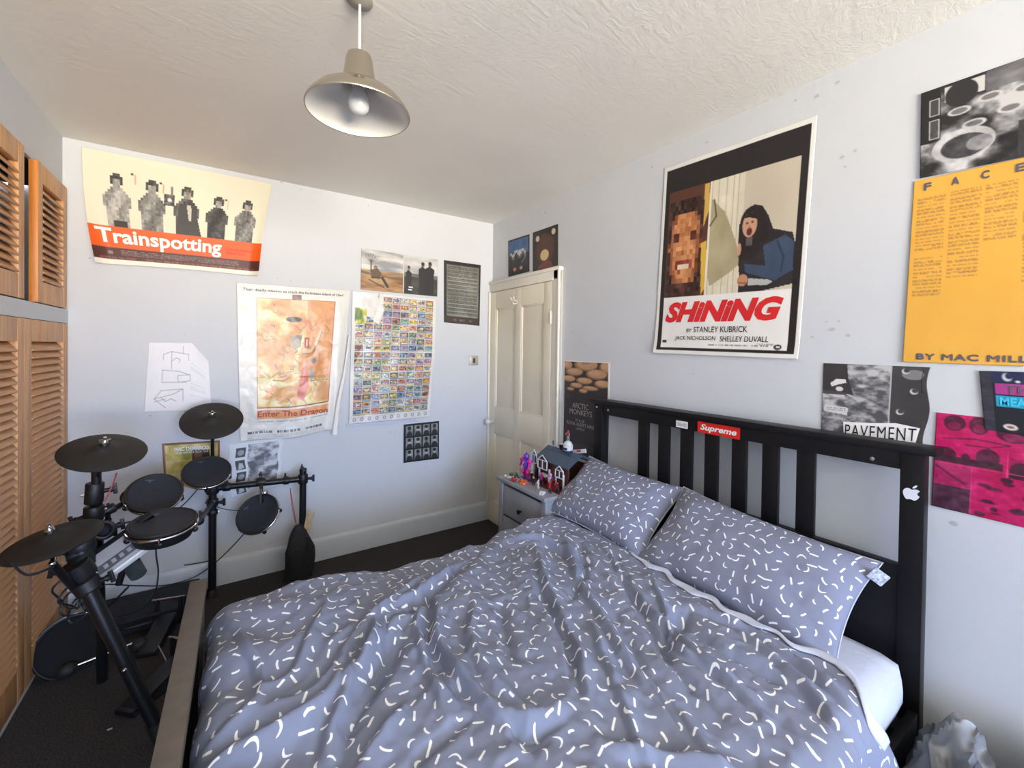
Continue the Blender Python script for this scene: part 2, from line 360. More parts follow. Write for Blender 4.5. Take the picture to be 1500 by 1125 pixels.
# ---------------------------------------------------------------- prints: colour grids (flat print) on real sheets of paper
class Cv:
    def __init__(s, W_, H_, c):
        s.W = W_; s.H = H_; s.a = np.ones((H_, W_, 3))*np.array(c, float)
        s.X, s.Y = np.meshgrid((np.arange(W_))/(W_-1), (np.arange(H_))/(H_-1))
    def put(s, m, c, al=1.):
        m = np.clip(m, 0, 1)[..., None]*al; s.a = s.a*(1-m) + np.array(c, float)*m; return s
    def soft(s, d): return np.clip(d*max(s.W, s.H)+.5, 0, 1)
    def rect(s, x0, y0, x1, y1, c, al=1.): return s.put(((s.X >= x0) & (s.X <= x1) & (s.Y >= y0) & (s.Y <= y1)).astype(float), c, al)
    def ell(s, cx, cy, rx, ry, c, al=1., rot=0.):
        X = s.X-cx; Y = s.Y-cy; q, r = math.cos(rot), math.sin(rot)
        x = X*q+Y*r; y = -X*r+Y*q; d = 1-np.sqrt((x/rx)**2+(y/ry)**2)
        return s.put(np.clip(d*min(rx, ry)*max(s.W, s.H)+.5, 0, 1), c, al)
    def poly(s, P, c, al=1.):
        m = np.zeros_like(s.X, bool); n = len(P)
        for i in range(n):
            (xa, ya), (xb, yb) = P[i], P[(i+1) % n]
            if ya == yb: continue
            m ^= ((ya > s.Y) != (yb > s.Y)) & (s.X < (xb-xa)*(s.Y-ya)/(yb-ya)+xa)
        return s.put(m.astype(float), c, al)
    def line(s, P, w_, c, al=1.):
        for (xa, ya), (xb, yb) in zip(P[:-1], P[1:]):
            dx, dy = xb-xa, yb-ya; t = np.clip(((s.X-xa)*dx+(s.Y-ya)*dy)/(dx*dx+dy*dy+1e-9), 0, 1)
            d = np.hypot(s.X-xa-t*dx, s.Y-ya-t*dy); s.put(np.clip((w_-d)*max(s.W, s.H)+.5, 0, 1), c, al)
        return s
    def noise(s, sx, sy, amp, x0=0, y0=0, x1=1, y1=1, seed=1, oct=4):
        n = fbm(s.X*sx+3, s.Y*sy+5, oct, seed)*amp
        m = ((s.X >= x0) & (s.X <= x1) & (s.Y >= y0) & (s.Y <= y1))
        s.a = np.clip(s.a + (n*m)[..., None], 0, 255); return s
    def blend(s, sx, sy, stops, x0=0, y0=0, x1=1, y1=1, seed=1, oct=4, gain=1.4):
        n = np.clip(fbm(s.X*sx+3, s.Y*sy+5, oct, seed)*gain+.5, 0, 1)
        xs = [p for p, _ in stops]; col = np.stack([np.interp(n, xs, [c[i] for _, c in stops]) for i in range(3)], -1)
        m = ((s.X >= x0) & (s.X <= x1) & (s.Y >= y0) & (s.Y <= y1))[..., None]; s.a = np.where(m, col, s.a); return s
    def lines(s, x0, y0, x1, y1, n, c, al=.8, seed=3, fill=.62, wl=.012):
        """rows of tiny unreadable small print"""
        r = np.random.default_rng(seed); h_ = (y1-y0)/n
        for i in range(n):
            x = x0
            while x < x1:
                l = wl*r.uniform(.5, 3); 
                if r.random() < .93: s.rect(x, y0+i*h_, min(x+l, x1), y0+i*h_+h_*fill, c, al*r.uniform(.6, 1))
                x += l+wl*.45
        return s
    def blocks(s, x0, y0, x1, y1, nx, ny, fn):
        """coarse mosaic: fn(u, v) -> colour or None"""
        for j in range(ny):
            for i in range(nx):
                c = fn((i+.5)/nx, (j+.5)/ny)
                if c is not None: s.rect(x0+(x1-x0)*i/nx, y0+(y1-y0)*j/ny, x0+(x1-x0)*(i+1)/nx, y0+(y1-y0)*(j+1)/ny, c)
        return s
def surf(plane, C4, lift=None, gap=.002):
    """maps sheet (u, v) to the wall; C4 = TL, TR, BR, BL as (along, z)"""
    TL, TR, BR, BL = C4
    def f(u, v, off=0.):
        a = (TL[0]*(1-u)+TR[0]*u)*(1-v) + (BL[0]*(1-u)+BR[0]*u)*v
        z = (TL[1]*(1-u)+TR[1]*u)*(1-v) + (BL[1]*(1-u)+BR[1]*u)*v
        da = dz = l = 0.
        if lift: da, dz, l = lift(u, v)
        d = gap+l+off
        return (a+da, -d, z+dz) if plane == 'back' else (-d, a+da, z+dz)
    return f
def sheet(name, label, cat, plane, C4, cv, lift=None, m=None, gap=.002, edge=None, group=None):
    f = surf(plane, C4, lift, gap); W_, H_ = cv.W, cv.H
    vv = []
    for j in range(H_):
        for i in range(W_):
            u = i/(W_-1); v = j/(H_-1)
            if edge: u, v = edge(u, v)
            vv.append(f(u, v))
    idx = np.arange(W_*H_).reshape(H_, W_)
    q = np.stack([idx[:-1, :-1], idx[1:, :-1], idx[1:, 1:], idx[:-1, 1:]], -1).reshape(-1, 4)
    # a thin rim back towards the wall gives the sheet its thickness
    ring = list(idx[0, :]) + list(idx[1:, -1]) + list(idx[-1, -2::-1]) + list(idx[-2:0:-1, 0])
    base = len(vv); n = len(ring)
    for k in ring:
        x, y, z = vv[k]; vv.append((x, y+.0012, z) if plane == 'back' else (x+.0012, y, z))
    Q = q.tolist() + [(ring[k], ring[(k+1) % n], base+(k+1) % n, base+k) for k in range(n)]
    me = bpy.data.meshes.new(name); me.from_pydata(vv, [], Q); me.update()
    me.polygons.foreach_set('use_smooth', [True]*len(me.polygons))
    c = np.clip(cv.a*.945, 0, 255)/255; c = np.where(c <= .04045, c/12.92, ((c+.055)/1.055)**2.4).reshape(-1, 3)
    col = np.ones((len(vv), 4), np.float32); col[:len(c), :3] = c; col[len(c):, :3] = .6
    at = me.color_attributes.new('Col', 'FLOAT_COLOR', 'POINT'); at.data.foreach_set('color', col.ravel())
    me.materials.append(m or M_print)
    o = bpy.data.objects.new(name, me); S.collection.objects.link(o); tag(o, label, cat, group)
    return o, f
_tc = {}
def text_mesh(body, bold=0., shear=0., res=3, spacing=1.):
    c = bpy.data.curves.new('t', 'FONT'); c.body = body; c.offset = bold; c.shear = shear; c.resolution_u = res; c.fill_mode = 'FRONT'; c.space_character = spacing
    o = bpy.data.objects.new('t', c); S.collection.objects.link(o)
    dg = bpy.context.evaluated_depsgraph_get(); me = bpy.data.meshes.new_from_object(o.evaluated_get(dg))
    v = np.array([x.co[:] for x in me.vertices]); F = [tuple(p.vertices) for p in me.polygons]
    bpy.data.objects.remove(o); bpy.data.curves.remove(c); bpy.data.meshes.remove(me)
    return v, F
def letters(name, parent, f, body, box, m, bold=.02, shear=0., off=.0012, spacing=1., arc=None, label=None, fat=0.):
    """box = u0, v0 (top), u1, v1 (bottom) on the sheet"""
    v, F = text_mesh(body, bold, shear, 3, spacing); u0, v0, u1, v1 = box
    mn = v.min(0); mx = v.max(0)
    U = u0 + (v[:, 0]-mn[0])/(mx[0]-mn[0])*(u1-u0); V = v1 - (v[:, 1]-mn[1])/(mx[1]-mn[1])*(v1-v0)
    if arc: U, V = arc(U, V)
    g = G(); g.add([f(a, b, off) for a, b in zip(U, V)], F)
    if fat:
        for k, (p_, q_) in enumerate(((1, 0), (-1, 0), (0, 1), (0, -1))): g.add([f(a+p_*fat, b+q_*fat*.7, off+.00004*(k+1)) for a, b in zip(U, V)], F)
    o = mk(name, g, m, parent, 0, world=False)
    if label: o['label'] = label
    return o
def bulge(*terms):
    def f(u, v):
        l = 0
        for A, k in terms: l += A*k(u, v)
        return 0, 0, l
    return f
BK = 'back'; RT = 'right'
# 1. wide poster, orange band, five people
c = Cv(230, 160, (236, 231, 208)); c.noise(3, 3, 5)
r_ = np.random.default_rng(11)
def person(c, cx, w_, top, bot, tone, coat):
    def fn(u, v):
        x = (u-.5)*2; dark = None
        if v < .27:
            if (x*2.3)**2 + ((v-.13)/.14)**2 < 1: dark = 56 if v < .10 or abs(x) > .27 else 150
        else:
            hw = .38+.5*min(1, (v-.27)/.18)
            if v > .62: hw = .62
            if abs(x) < hw: dark = coat + 26*math.sin(u*9+v*7+cx*40)
        if dark is None: return None
        k = np.clip(dark + r_.normal(0, 15), 15, 225); return (k, k*.99, k*.96)
    c.blocks(cx-w_/2, top, cx+w_/2, bot, 13, 19, fn)
person(c, .155, .17, .18, .655, 0, 165); person(c, .33, .17, .185, .66, 0, 130); person(c, .52, .17, .19, .66, 0, 62)
person(c, .70, .16, .235, .66, 0, 48); person(c, .875, .16, .225, .66, 0, 118)
c.poly([(.46, .66), (.48, .36), (.565, .36), (.61, .66)], (62, 58, 56)); c.poly([(.52, .37), (.545, .37), (.55, .52), (.535, .52)], (205, 200, 190))
c.blocks(.395, .29, .45, .40, 5, 7, lambda u, v: (r_.integers(15, 120),)*3)
c.ell(.425, .345, .012, .02, (230, 228, 220)); c.line([(.435, .22), (.437, .30)], .006, (120, 115, 110))
c.rect(.13, .60, .20, .66, (50, 42, 42)); c.rect(0, .655, 1, .845, (240, 96, 22)); c.rect(0, .845, 1, .955, (84, 44, 40))
c.lines(.14, .862, .86, .912, 4, (176, 164, 158), .75, 4, .5, .008); c.lines(.03, .925, .97, .95, 1, (170, 96, 80), .8, 5, .8, .02)
c.rect(.07, .875, .10, .90, (190, 180, 175), .6); c.rect(0, .955, 1, 1, (244, 240, 226))
for x, y in ((.225, .155), (.37, .19), (.515, .19), (.735, .25), (.875, .26)):
    c.rect(x, y, x+.014, y+.02, (90, 60, 56)); c.rect(x+.018, y+.012, x+.024, y+.10, (226, 150, 120), .7)
def tr_edge(u, v):
    s = .5+(u-.5)*(1-.02*math.sin(v*PI)); vv = v-(.012*math.sin(u*PI)*(v > .9)*(v-.9)/.1)
    return s - .02*(v**1.5)*(1-u)*0, vv
def tr_lift(u, v):
    side = max(0, (.10-u)/.10)**2 + max(0, (u-.92)/.08)**2
    return -.012*math.sin(v*PI)*(1-u)*2+.02*math.sin(v*PI)*u*0 , 0, .045*side*v + .012*v*v
po, f = sheet('film_poster', 'wide cream poster with orange title band and five blurred standing people', 'poster', BK, [(-2.655, 2.618), (-1.735, 2.622), (-1.815, 1.990), (-2.588, 1.982)], c, tr_lift, gap=.003, edge=tr_edge)
letters('title_lettering', po, f, 'Trainspotting', (.035, .675, .735, .845), M_white, .028, off=.002)
letters('small_lettering', po, f, 'From the creators of\nShallow Grave', (.765, .735, .95, .80), M_inkred, .01, off=.002)
# 2. creased martial arts film poster
c = Cv(170, 250, (226, 225, 218)); c.noise(4, 5, 10)
c.blend(5, 7, [(0, (222, 158, 92)), (.35, (232, 190, 118)), (.6, (236, 216, 148)), (.85, (240, 230, 186)), (1, (232, 172, 104))], .155, .085, .86, .80, 21, 5, 2.0)
c.rect(.60, .09, .86, .62, (216, 136, 60), .8); c.noise(9, 9, 14, .155, .085, .86, .80, 4)
c.rect(.155, .085, .165, .80, (178, 108, 60)); c.rect(.85, .085, .86, .80, (178, 96, 50)); c.rect(.155, .085, .86, .092, (170, 110, 66)); c.rect(.155, .795, .86, .80, (160, 84, 50))
q = np.random.default_rng(5)
for _ in range(46):
    x, y = q.uniform(.18, .82), q.uniform(.12, .78); l = q.uniform(.02, .09); a = q.uniform(0, PI)
    c.line([(x, y), (x+l*math.cos(a), y+l*math.sin(a)*.7), (x+l*1.4*math.cos(a+.7), y+l*math.sin(a+.7))], .0022, tuple(q.integers(70, 150)*np.array([1.1, .85, .7])), .75)
c.rect(.46, .055, .54, .09, (120, 66, 44)); c.rect(.44, .09, .60, .16, (224, 190, 150), .7); c.ell(.48, .22, .07, .018, (44, 46, 46)); c.ell(.61, .235, .035, .02, (208, 108, 56), .8)
c.poly([(.45, .33), (.56, .32), (.55, .40), (.50, .42), (.46, .40)], (132, 130, 118), .8); c.rect(.585, .34, .63, .41, (186, 70, 44)); c.rect(.60, .35, .61, .40, (240, 226, 200))
c.line([(.56, .44), (.65, .43), (.70, .37), (.73, .30)], .012, (222, 186, 140)); c.line([(.57, .45), (.66, .445), (.715, .38), (.745, .30)], .003, (110, 84, 66)); c.line([(.30, .62), (.40, .625), (.46, .60)], .002, (90, 70, 60))
c.poly([(.57, .55), (.62, .52), (.64, .66), (.60, .77), (.53, .74)], (206, 84, 70), .75); c.ell(.68, .50, .022, .018, (60, 62, 54)); c.poly([(.66, .53), (.70, .60), (.66, .64), (.645, .60)], (152, 160, 156), .8)
c.lines(.66, .62, .86, .66, 3, (80, 84, 80), .6, 8, .5, .02); c.rect(.155, .80, .86, .815, (236, 226, 210)); c.rect(.155, .815, .86, .868, (226, 158, 100)); c.noise(12, 20, 26, .155, .81, .86, .87, 9)
c.lines(.16, .885, .86, .892, 1, (70, 66, 66), .8, 12, .8, .01); c.lines(.07, .945, .80, .962, 1, (50, 50, 56), .9, 13, .9, .014); c.lines(.07, .968, .84, .992, 3, (140, 140, 146), .6, 14, .5, .008)
def dr_lift(u, v):
    n = float(fbm(np.array([[u*5]]), np.array([[v*7]]), 3, 8)[0, 0]) if v > .02 else 0
    fold = .012*math.exp(-((u-.93)/.05)**2)*v
    return 0, .006*math.sin(u*9)*v*v, .004+.006*abs(n)*min(1, v*3)+fold + .008*v*math.sin(u*7)**2*(v > .6)
def dr_edge(u, v):
    vb = 1 - .035*max(0, (u-.55))*2 if True else 1
    return u, v*(1-(.05*max(0, u-.45)))
po, f = sheet('creased_film_poster', 'creased glossy white poster with an orange picture and curling right edge', 'poster', BK, [(-1.935, 1.940), (-1.225, 1.950), (-1.300, .905), (-1.908, .905)], c, dr_lift, M_printg, gap=.003, edge=dr_edge)
letters('tagline_lettering', po, f, 'Their deadly mission: to crack the forbidden island of Han!', (.05, .030, .93, .052), M_ink, .012, off=.003)
letters('title_lettering', po, f, 'Enter The Dragon', (.16, .818, .855, .868), M_inkor, .02, off=.004)
g = G(); P0 = spline([(-1.238, -.030, 1.62), (-1.27, -.034, 1.35), (-1.312, -.036, 1.12), (-1.335, -.034, .90)], 8)
for a, b, i in zip(P0[:-1], P0[1:], range(99)): g.rod(a, b, .004+.0007*i, .0047+.0007*i, 10)
g2 = mk('rolled_edge', g, M_white, po, world=False); g2['label'] = 'white rolled-up paper edge'
# 3. hand drawn sketches on paper
c = Cv(90, 110, (238, 238, 242)); c.noise(4, 4, 5)
K = (128, 128, 136)
for L in ([(.25, .17), (.38, .13), (.66, .17), (.66, .26)], [(.25, .17), (.25, .25)], [(.38, .13), (.38, .38)], [(.38, .27), (.46, .22), (.52, .25), (.50, .29)], [(.57, .05), (.57, .16)], [(.24, .40), (.24, .58), (.62, .58)], [(.24, .40), (.50, .42), (.66, .47)], [(.48, .48), (.68, .47), (.68, .56), (.49, .58), (.48, .48)],
          [(.13, .82), (.23, .70), (.56, .68), (.56, .85)], [(.13, .82), (.30, .95)], [(.13, .82), (.42, .75), (.56, .68)], [(.23, .80), (.30, .86), (.38, .82), (.46, .86)], [(.14, .86), (.30, .82)]):
    c.line(L, .004, K, .9)
for y in (.30, .36, .38, .40, .60, .66, .69, .78): c.line([(.68, y), (.92, y+.01)], .0025, (176, 176, 186), .7)
def dw_edge(u, v):
    if u > .72:   # torn upper right corner
        lim = (u-.72)/.28*.28
        v = lim+(1-lim)*v
    return u, v
sheet('pencil_drawing', 'white sheet of pencil box sketches with a bent upper right corner', 'drawing', BK, [(-2.367, 1.545), (-2.085, 1.545), (-2.062, 1.125), (-2.388, 1.135)], c, lambda u, v: (0, 0, .012*max(0, u-.8)*5*max(0, .4-v)*2+.004*v*u), edge=dw_edge)
# 4. yellow record cover
c = Cv(90, 80, (206, 186, 96)); c.blend(5, 4, [(0, (150, 146, 40)), (.5, (204, 184, 92)), (1, (232, 220, 150))], .04, .05, .97, .97, 4, 4, 1.6)
c.rect(.50, .20, .82, 1, (52, 36, 30)); c.rect(.53, .25, .68, .6, (128, 88, 64)); c.rect(0, 0, 1, .05, (116, 62, 34)); c.rect(0, 0, .035, 1, (150, 104, 84)); c.rect(.96, 0, 1, 1, (132, 66, 32)); c.rect(.04, .40, .5, .43, (240, 226, 180), .6)
po, f = sheet('record_cover_print', 'olive yellow print with a brown border behind the drum pads', 'poster', BK, [(-2.306, .938), (-2.018, .926), (-2.017, .655), (-2.290, .660)], c, gap=.002)
letters('name_lettering', po, f, 'MAC DEMARCO', (.20, .10, .80, .19), M_white, .03); letters('small_lettering', po, f, 'ROCK AND ROLL NIGHT CLUB', (.22, .21, .79, .25), M_white, .01)
# 5. torn booklet page
c = Cv(90, 90, (226, 230, 236)); c.blend(7, 12, [(0, (88, 90, 98)), (.5, (150, 154, 162)), (1, (206, 210, 216))], .34, .05, .93, .9, 6, 5, 1.6)
c.noise(3, 30, 30, .34, .5, .93, .9, 12); c.ell(.58, .40, .08, .10, (86, 86, 94), .6)
for i, y in enumerate((.10, .33, .56, .78)):
    c.rect(.12, y, .30, y+.18, (58, 60, 66)); c.poly([(.15, y+.17), (.19, y+.05), (.25, y+.06), (.27, y+.16)], (196, 198, 204)) if i % 2 else c.ell(.21, y+.09, .06, .055, (180, 182, 190), .8)
sheet('booklet_page', 'white page with four small square pictures beside a grey photo', 'page', BK, [(-1.972, .895), (-1.664, .905), (-1.675, .580), (-1.960, .545)], c, lambda u, v: (.004*math.sin(v*14), 0, .006*v*u))
# 6. poster with many small collector cards
c = Cv(190, 270, (232, 232, 230)); q = np.random.default_rng(3)
NC, NR = 9, 17; x0, x1, y0, y1 = .035, .965, .02, .945
PAL = [(214, 170, 70), (98, 130, 176), (186, 86, 60), (110, 150, 84), (164, 118, 160), (210, 196, 150), (70, 84, 120), (196, 120, 90), (120, 170, 176), (226, 210, 110), (88, 74, 66), (202, 208, 210)]
for j in range(NR):
    for i in range(NC):
        cx0 = x0+(x1-x0)*i/NC+.003; cx1 = x0+(x1-x0)*(i+1)/NC-.003; cy0 = y0+(y1-y0)*j/NR+.002; cy1 = y0+(y1-y0)*(j+1)/NR-.002
        if j < 3 and i < 3 and (i+j*.7) < 2.6: continue
        base = np.array(PAL[q.integers(0, len(PAL))]); c.rect(cx0, cy0, cx1, cy1, tuple(base*.8)); m_ = .004
        pa, pb = np.array(PAL[q.integers(0, len(PAL))]), np.array(PAL[q.integers(0, len(PAL))])
        n_ = 6
        c.blocks(cx0+m_, cy0+m_, cx1-m_, cy1-m_-.008, n_, 5, lambda u, v: tuple(np.clip((pa if (u-.5)**2+(v-.5)**2 < .12 else pb)*.75+q.normal(45, 34), 30, 250)))
        c.rect(cx0+m_, cy1-.012, cx1-m_, cy1-.003, tuple(np.clip(base*.5+110, 0, 245)))
c.blend(16, 14, [(0, (150, 158, 150)), (.4, (236, 236, 238)), (1, (248, 248, 246))], .0, .0, .30, .11, 4); c.poly([(.0, .10), (.0, 0), (.26, 0), (.36, .12), (.30, .24)], (236, 236, 234), .85); c.blend(20, 20, [(0, (90, 130, 70)), (.5, (200, 196, 60)), (1, (236, 236, 226))], .03, .12, .16, .24, 7)
for i in range(11): 
    x = .06+.088*i; c.ell(x, .972, .019, .013, (120, 124, 130)); c.ell(x, .972, .012, .008, (226, 228, 230))
c.rect(0, .955, 1, .957, (200, 202, 206))
def cd_edge(u, v):
    lim = 1-.05*max(0, (v-.45)/.55)-(.055 if v > .95 else 0)*0; return u*lim, v
def cd_lift(u, v): return 0, 0, .003+.012*max(0, .12-u)*8*v*.6+.006*abs(math.sin(u*9+v*5))
sheet('collector_card_poster', 'tall poster printed with a grid of colourful collector cards', 'poster', BK, [(-1.212, 1.945), (-.545, 1.935), (-.560, .968), (-1.232, .962)], c, cd_lift, M_printg, gap=.003, edge=cd_edge)
g = G(); g.box(-1.25, -.70, -.009, -.003, .935, .96, .001); o = mk('paper_strip', g, M_sheet, None, 0); tag(o, 'narrow white paper strip under the collector card poster', 'paper')
# 7. two-part countryside album print
c = Cv(160, 90, (206, 206, 206)); c.blend(3, 7, [(0, (150, 152, 158)), (.5, (196, 196, 196)), (1, (228, 226, 218))], 0, 0, .53, .55, 2)
c.blend(4, 14, [(0, (126, 90, 56)), (.5, (166, 122, 78)), (1, (190, 150, 106))], 0, .5, .53, 1, 3); c.poly([(0, .52), (.2, .60), (.53, .62), (.53, .68), (.25, .64), (0, .60)], (110, 96, 76))
c.line([(.12, .55), (.12, .25)], .007, (60, 52, 46)); 
for a in (-.9, -.5, -.1, .3, .7, 1.1): c.line([(.12, .33), (.12+.09*math.sin(a), .30-.22*math.cos(a))], .003, (70, 62, 56), .8); c.line([(.12+.05*math.sin(a), .2), (.12+.12*math.sin(a+.3), .12)], .002, (80, 72, 66), .7)
c.ell(.175, .42, .025, .05, (140, 108, 80)); c.poly([(.13, .48), (.20, .44), (.25, .55), (.22, .70), (.12, .66)], (96, 78, 56)); c.line([(.14, .68), (.26, .66), (.33, .88)], .018, (44, 38, 34)); c.line([(.10, .74), (.28, .90)], .01, (50, 40, 34)); 
c.rect(.535, 0, 1, 1, (112, 114, 112)); c.blend(3, 4, [(0, (156, 158, 160)), (1, (222, 222, 220))], .54, 0, 1, .45, 8); c.rect(.54, .55, 1, 1, (66, 64, 58)); c.noise(8, 8, 22, .54, .4, 1, 1, 5)
for x, y, s_ in ((.60, .33, .9), (.79, .20, 1.25), (.89, .17, 1.35)): c.ell(x, y, .018*s_, .05*s_, (112, 92, 82)); c.ell(x, y-.03, .018*s_, .035*s_, (40, 36, 34)); c.poly([(x-.045*s_, y+.12), (x-.01, y+.04), (x+.045*s_, y+.12), (x+.04*s_, .98), (x-.04*s_, .98)], (36, 36, 38))
c.rect(.60, .80, .655, .84, (240, 240, 240)); c.rect(.595, .87, .645, .91, (240, 240, 240)); c.rect(.528, 0, .536, 1, (214, 210, 204))
sheet('album_gatefold_print', 'brown country field print with a seated figure beside dark standing figures', 'poster', BK, [(-1.151, 2.272), (-.534, 2.262), (-.536, 1.958), (-1.153, 1.963)], c, gap=.006)
# 8. dark lyric sheet
c = Cv(90, 130, (44, 42, 42)); c.rect(.07, .06, .95, .885, (122, 124, 116)); c.noise(4, 5, 30, .07, .06, .95, .885, 2)
for i in range(13): y = .085+i*.061; c.lines(.10, y, .92, y+.042, 2, (58, 58, 54), .8, 30+i, .62, .016); c.rect(.10, y+.048, .92, y+.052, (186, 188, 178), .7)
c.rect(.02, .89, .98, .99, (66, 52, 48)); c.lines(.25, .93, .78, .96, 1, (140, 130, 124), .8, 60, .9, .02)
sheet('lyric_sheet_print', 'dark print of faded text rows beside the door frame', 'poster', BK, [(-.478, 2.268), (-.124, 2.268), (-.131, 1.732), (-.472, 1.748)], c, lambda u, v: (0, 0, .004*u*v))
# 9. contact sheet, 12 frames
c = Cv(90, 90, (22, 22, 24))
for j in range(3):
    for i in range(4):
        a, b = .06+.235*i, .05+.315*j; c.rect(a, b, a+.195, b+.27, (150, 150, 150)); c.noise(9, 9, 40, a, b, a+.195, b+.27, 40+i+j*4)
        c.ell(a+.10, b+.10, .045, .065, (200, 198, 196) if (i+j) % 3 else (110, 108, 108)); c.ell(a+.10, b+.06, .048, .045, (34, 34, 36)); c.ell(a+.10, b+.26, .085, .11, (44, 44, 46)); c.rect(a, b+.27, a+.195, b+.315, (22, 22, 24))
c.rect(0, 0, 1, .03, (22, 22, 24)); sheet('contact_sheet_print', 'black square print with twelve small portrait frames', 'poster', BK, [(-.810, .919), (-.505, .922), (-.502, .607), (-.808, .612)], c)
# 10/11 two covers above the door
c = Cv(80, 80, (24, 26, 32)); c.rect(.05, .05, .95, .45, (62, 100, 150)); c.noise(5, 5, 26, .05, .05, .95, .5, 3); c.blend(9, 5, [(0, (60, 70, 90)), (.5, (150, 168, 190)), (1, (232, 236, 240))], .15, .34, .85, .46, 6)
q = np.random.default_rng(9)
for i in range(11): x = .15+.065*i; y = .42+.06*math.sin(i*1.3); c.ell(x, y, .035, .05, (206, 206, 208)); c.ell(x, y+.08, .03, .06, tuple([int(q.integers(20, 130))]*3)); 
c.rect(.05, .58, .95, .95, (34, 34, 40)); c.noise(8, 8, 18, .05, .58, .95, .95, 5); c.ell(.32, .84, .07, .05, (206, 128, 108)); c.ell(.62, .84, .07, .05, (206, 140, 112)); c.line([(.65, .7), (.78, .6), (.85, .5)], .01, (160, 160, 170))
sheet('record_cover_print', 'dark blue square cover print on top of the door frame', 'poster', RT, [(-.256, 2.448), (-.559, 2.441), (-.566, 2.146), (-.263, 2.142)], c, gap=.003)
c = Cv(80, 80, (44, 32, 26)); c.ell(.5, .5, .36, .38, (84, 48, 34)); c.noise(6, 6, 14, 0, 0, 1, 1, 3); c.ell(.48, .66, .17, .14, (216, 190, 136)); c.ell(.2, .2, .075, .075, (222, 204, 178)); c.ell(.83, .14, .075, .075, (222, 204, 178)); c.poly([(.25, .9), (.5, .8), (.75, .86), (.8, 1), (.2, 1)], (120, 62, 48))
sheet('record_cover_print', 'brown square cover print with pale round spots above the door', 'poster', RT, [(-.604, 2.442), (-.908, 2.440), (-.915, 2.141), (-.611, 2.139)], c, gap=.003)
# 12 concert poster with golden ovals
c = Cv(110, 170, (50, 46, 48))
OV = [(.08, .05, .11, .045), (.50, .035, .26, .065), (.93, .05, .14, .06), (.24, .115, .20, .042), (.73, .125, .22, .05), (.12, .19, .15, .034), (.47, .20, .18, .034), (.85, .215, .16, .038), (.29, .255, .14, .026), (.60, .27, .17, .022), (.16, .30, .08, .015), (.45, .305, .09, .02)]
for x, y, a, b in OV: c.ell(x, y, a, b, (150, 108, 80)); c.ell(x+.02, y-.006, a*.88, b*.82, (196, 152, 108)); c.ell(x-.03, y-.012, a*.55, b*.45, (208, 170, 140), .7)
c.ell(.5, .01, .10, .03, (132, 110, 124), .5); c.rect(0, 0, .012, 1, (236, 232, 228)); c.rect(0, 0, 1, .01, (236, 232, 228)); c.rect(.965, 0, 1, .42, (236, 232, 228)); c.ell(.5, .97, .5, .12, (84, 78, 80), .5)
po, f = sheet('concert_poster', 'black concert poster with golden ovals tucked behind the headboard', 'poster', RT, [(-.997, 1.457), (-1.429, 1.457), (-1.425, .80), (-.992, .80)], c, gap=.003)
for s_, b_ in (('ARCTIC', (.22, .435, .58, .490)), ('MONKEYS', (.16, .50, .66, .555)), ('27 & 28', (.30, .60, .50, .625)), ('ROYAL ALBERT HALL', (.10, .635, .72, .670)), ('LONDON', (.32, .685, .50, .71))): letters('event_lettering', po, f, s_, b_, M_grin, -.004 if 'MONK' in s_ or 'ARC' in s_ else 0)
# 13 tall framed-in-black film poster
c = Cv(200, 280, (238, 238, 234)); c.rect(.03, .022, .975, .982, (34, 30, 30)); c.rect(.065, .145, .935, .715, (206, 196, 176)); c.noise(5, 3, 10, .065, .145, .935, .715, 3)
c.rect(.065, .70, .935, .965, (244, 243, 240)); c.rect(.36, .145, .62, .70, (226, 220, 198)); c.noise(40, 2, 14, .36, .145, .62, .70, 6)
for x in (.40, .445, .50, .545, .58): c.rect(x, .145, x+.006, .70, (176, 160, 124), .7)
c.rect(.065, .145, .40, .70, (92, 54, 38)); q = np.random.default_rng(4)
def face(u, v):
    x, y = (u-.5)/.46, (v-.47)/.50; r = x*x+y*y
    if r > 1 or v < .12: col = np.array((58, 34, 28))
    else:
        col = np.array((206, 138, 88)) if r < .62 else np.array((150, 88, 56))
        if .32 < v < .42 and .16 < abs(u-.5) < .36: col = np.array((88, 40, 34))
        if .60 < v < .70 and abs(u-.5) < .28: col = np.array((140, 56, 44))
        if .66 < v < .73 and abs(u-.5) < .16: col = np.array((222, 206, 176))
        if v > .86: col = np.array((78, 40, 34))
    return tuple(np.clip(col+q.normal(0, 16), 0, 255))
c.blocks(.075, .20, .345, .70, 12, 21, face)
c.poly([(.345, .15), (.38, .15), (.385, .28), (.35, .36)], (216, 176, 84)); c.poly([(.34, .44), (.38, .43), (.39, .66), (.36, .70)], (222, 182, 70)); c.rect(.385, .145, .40, .70, (236, 230, 214))
c.poly([(.40, .23), (.50, .31), (.58, .45), (.63, .56), (.56, .60), (.42, .66), (.40, .60)], (176, 166, 132)); c.noise(10, 8, 16, .40, .23, .63, .66, 15); c.line([(.40, .36), (.44, .32), (.42, .24)], .005, (70, 64, 48), .8)
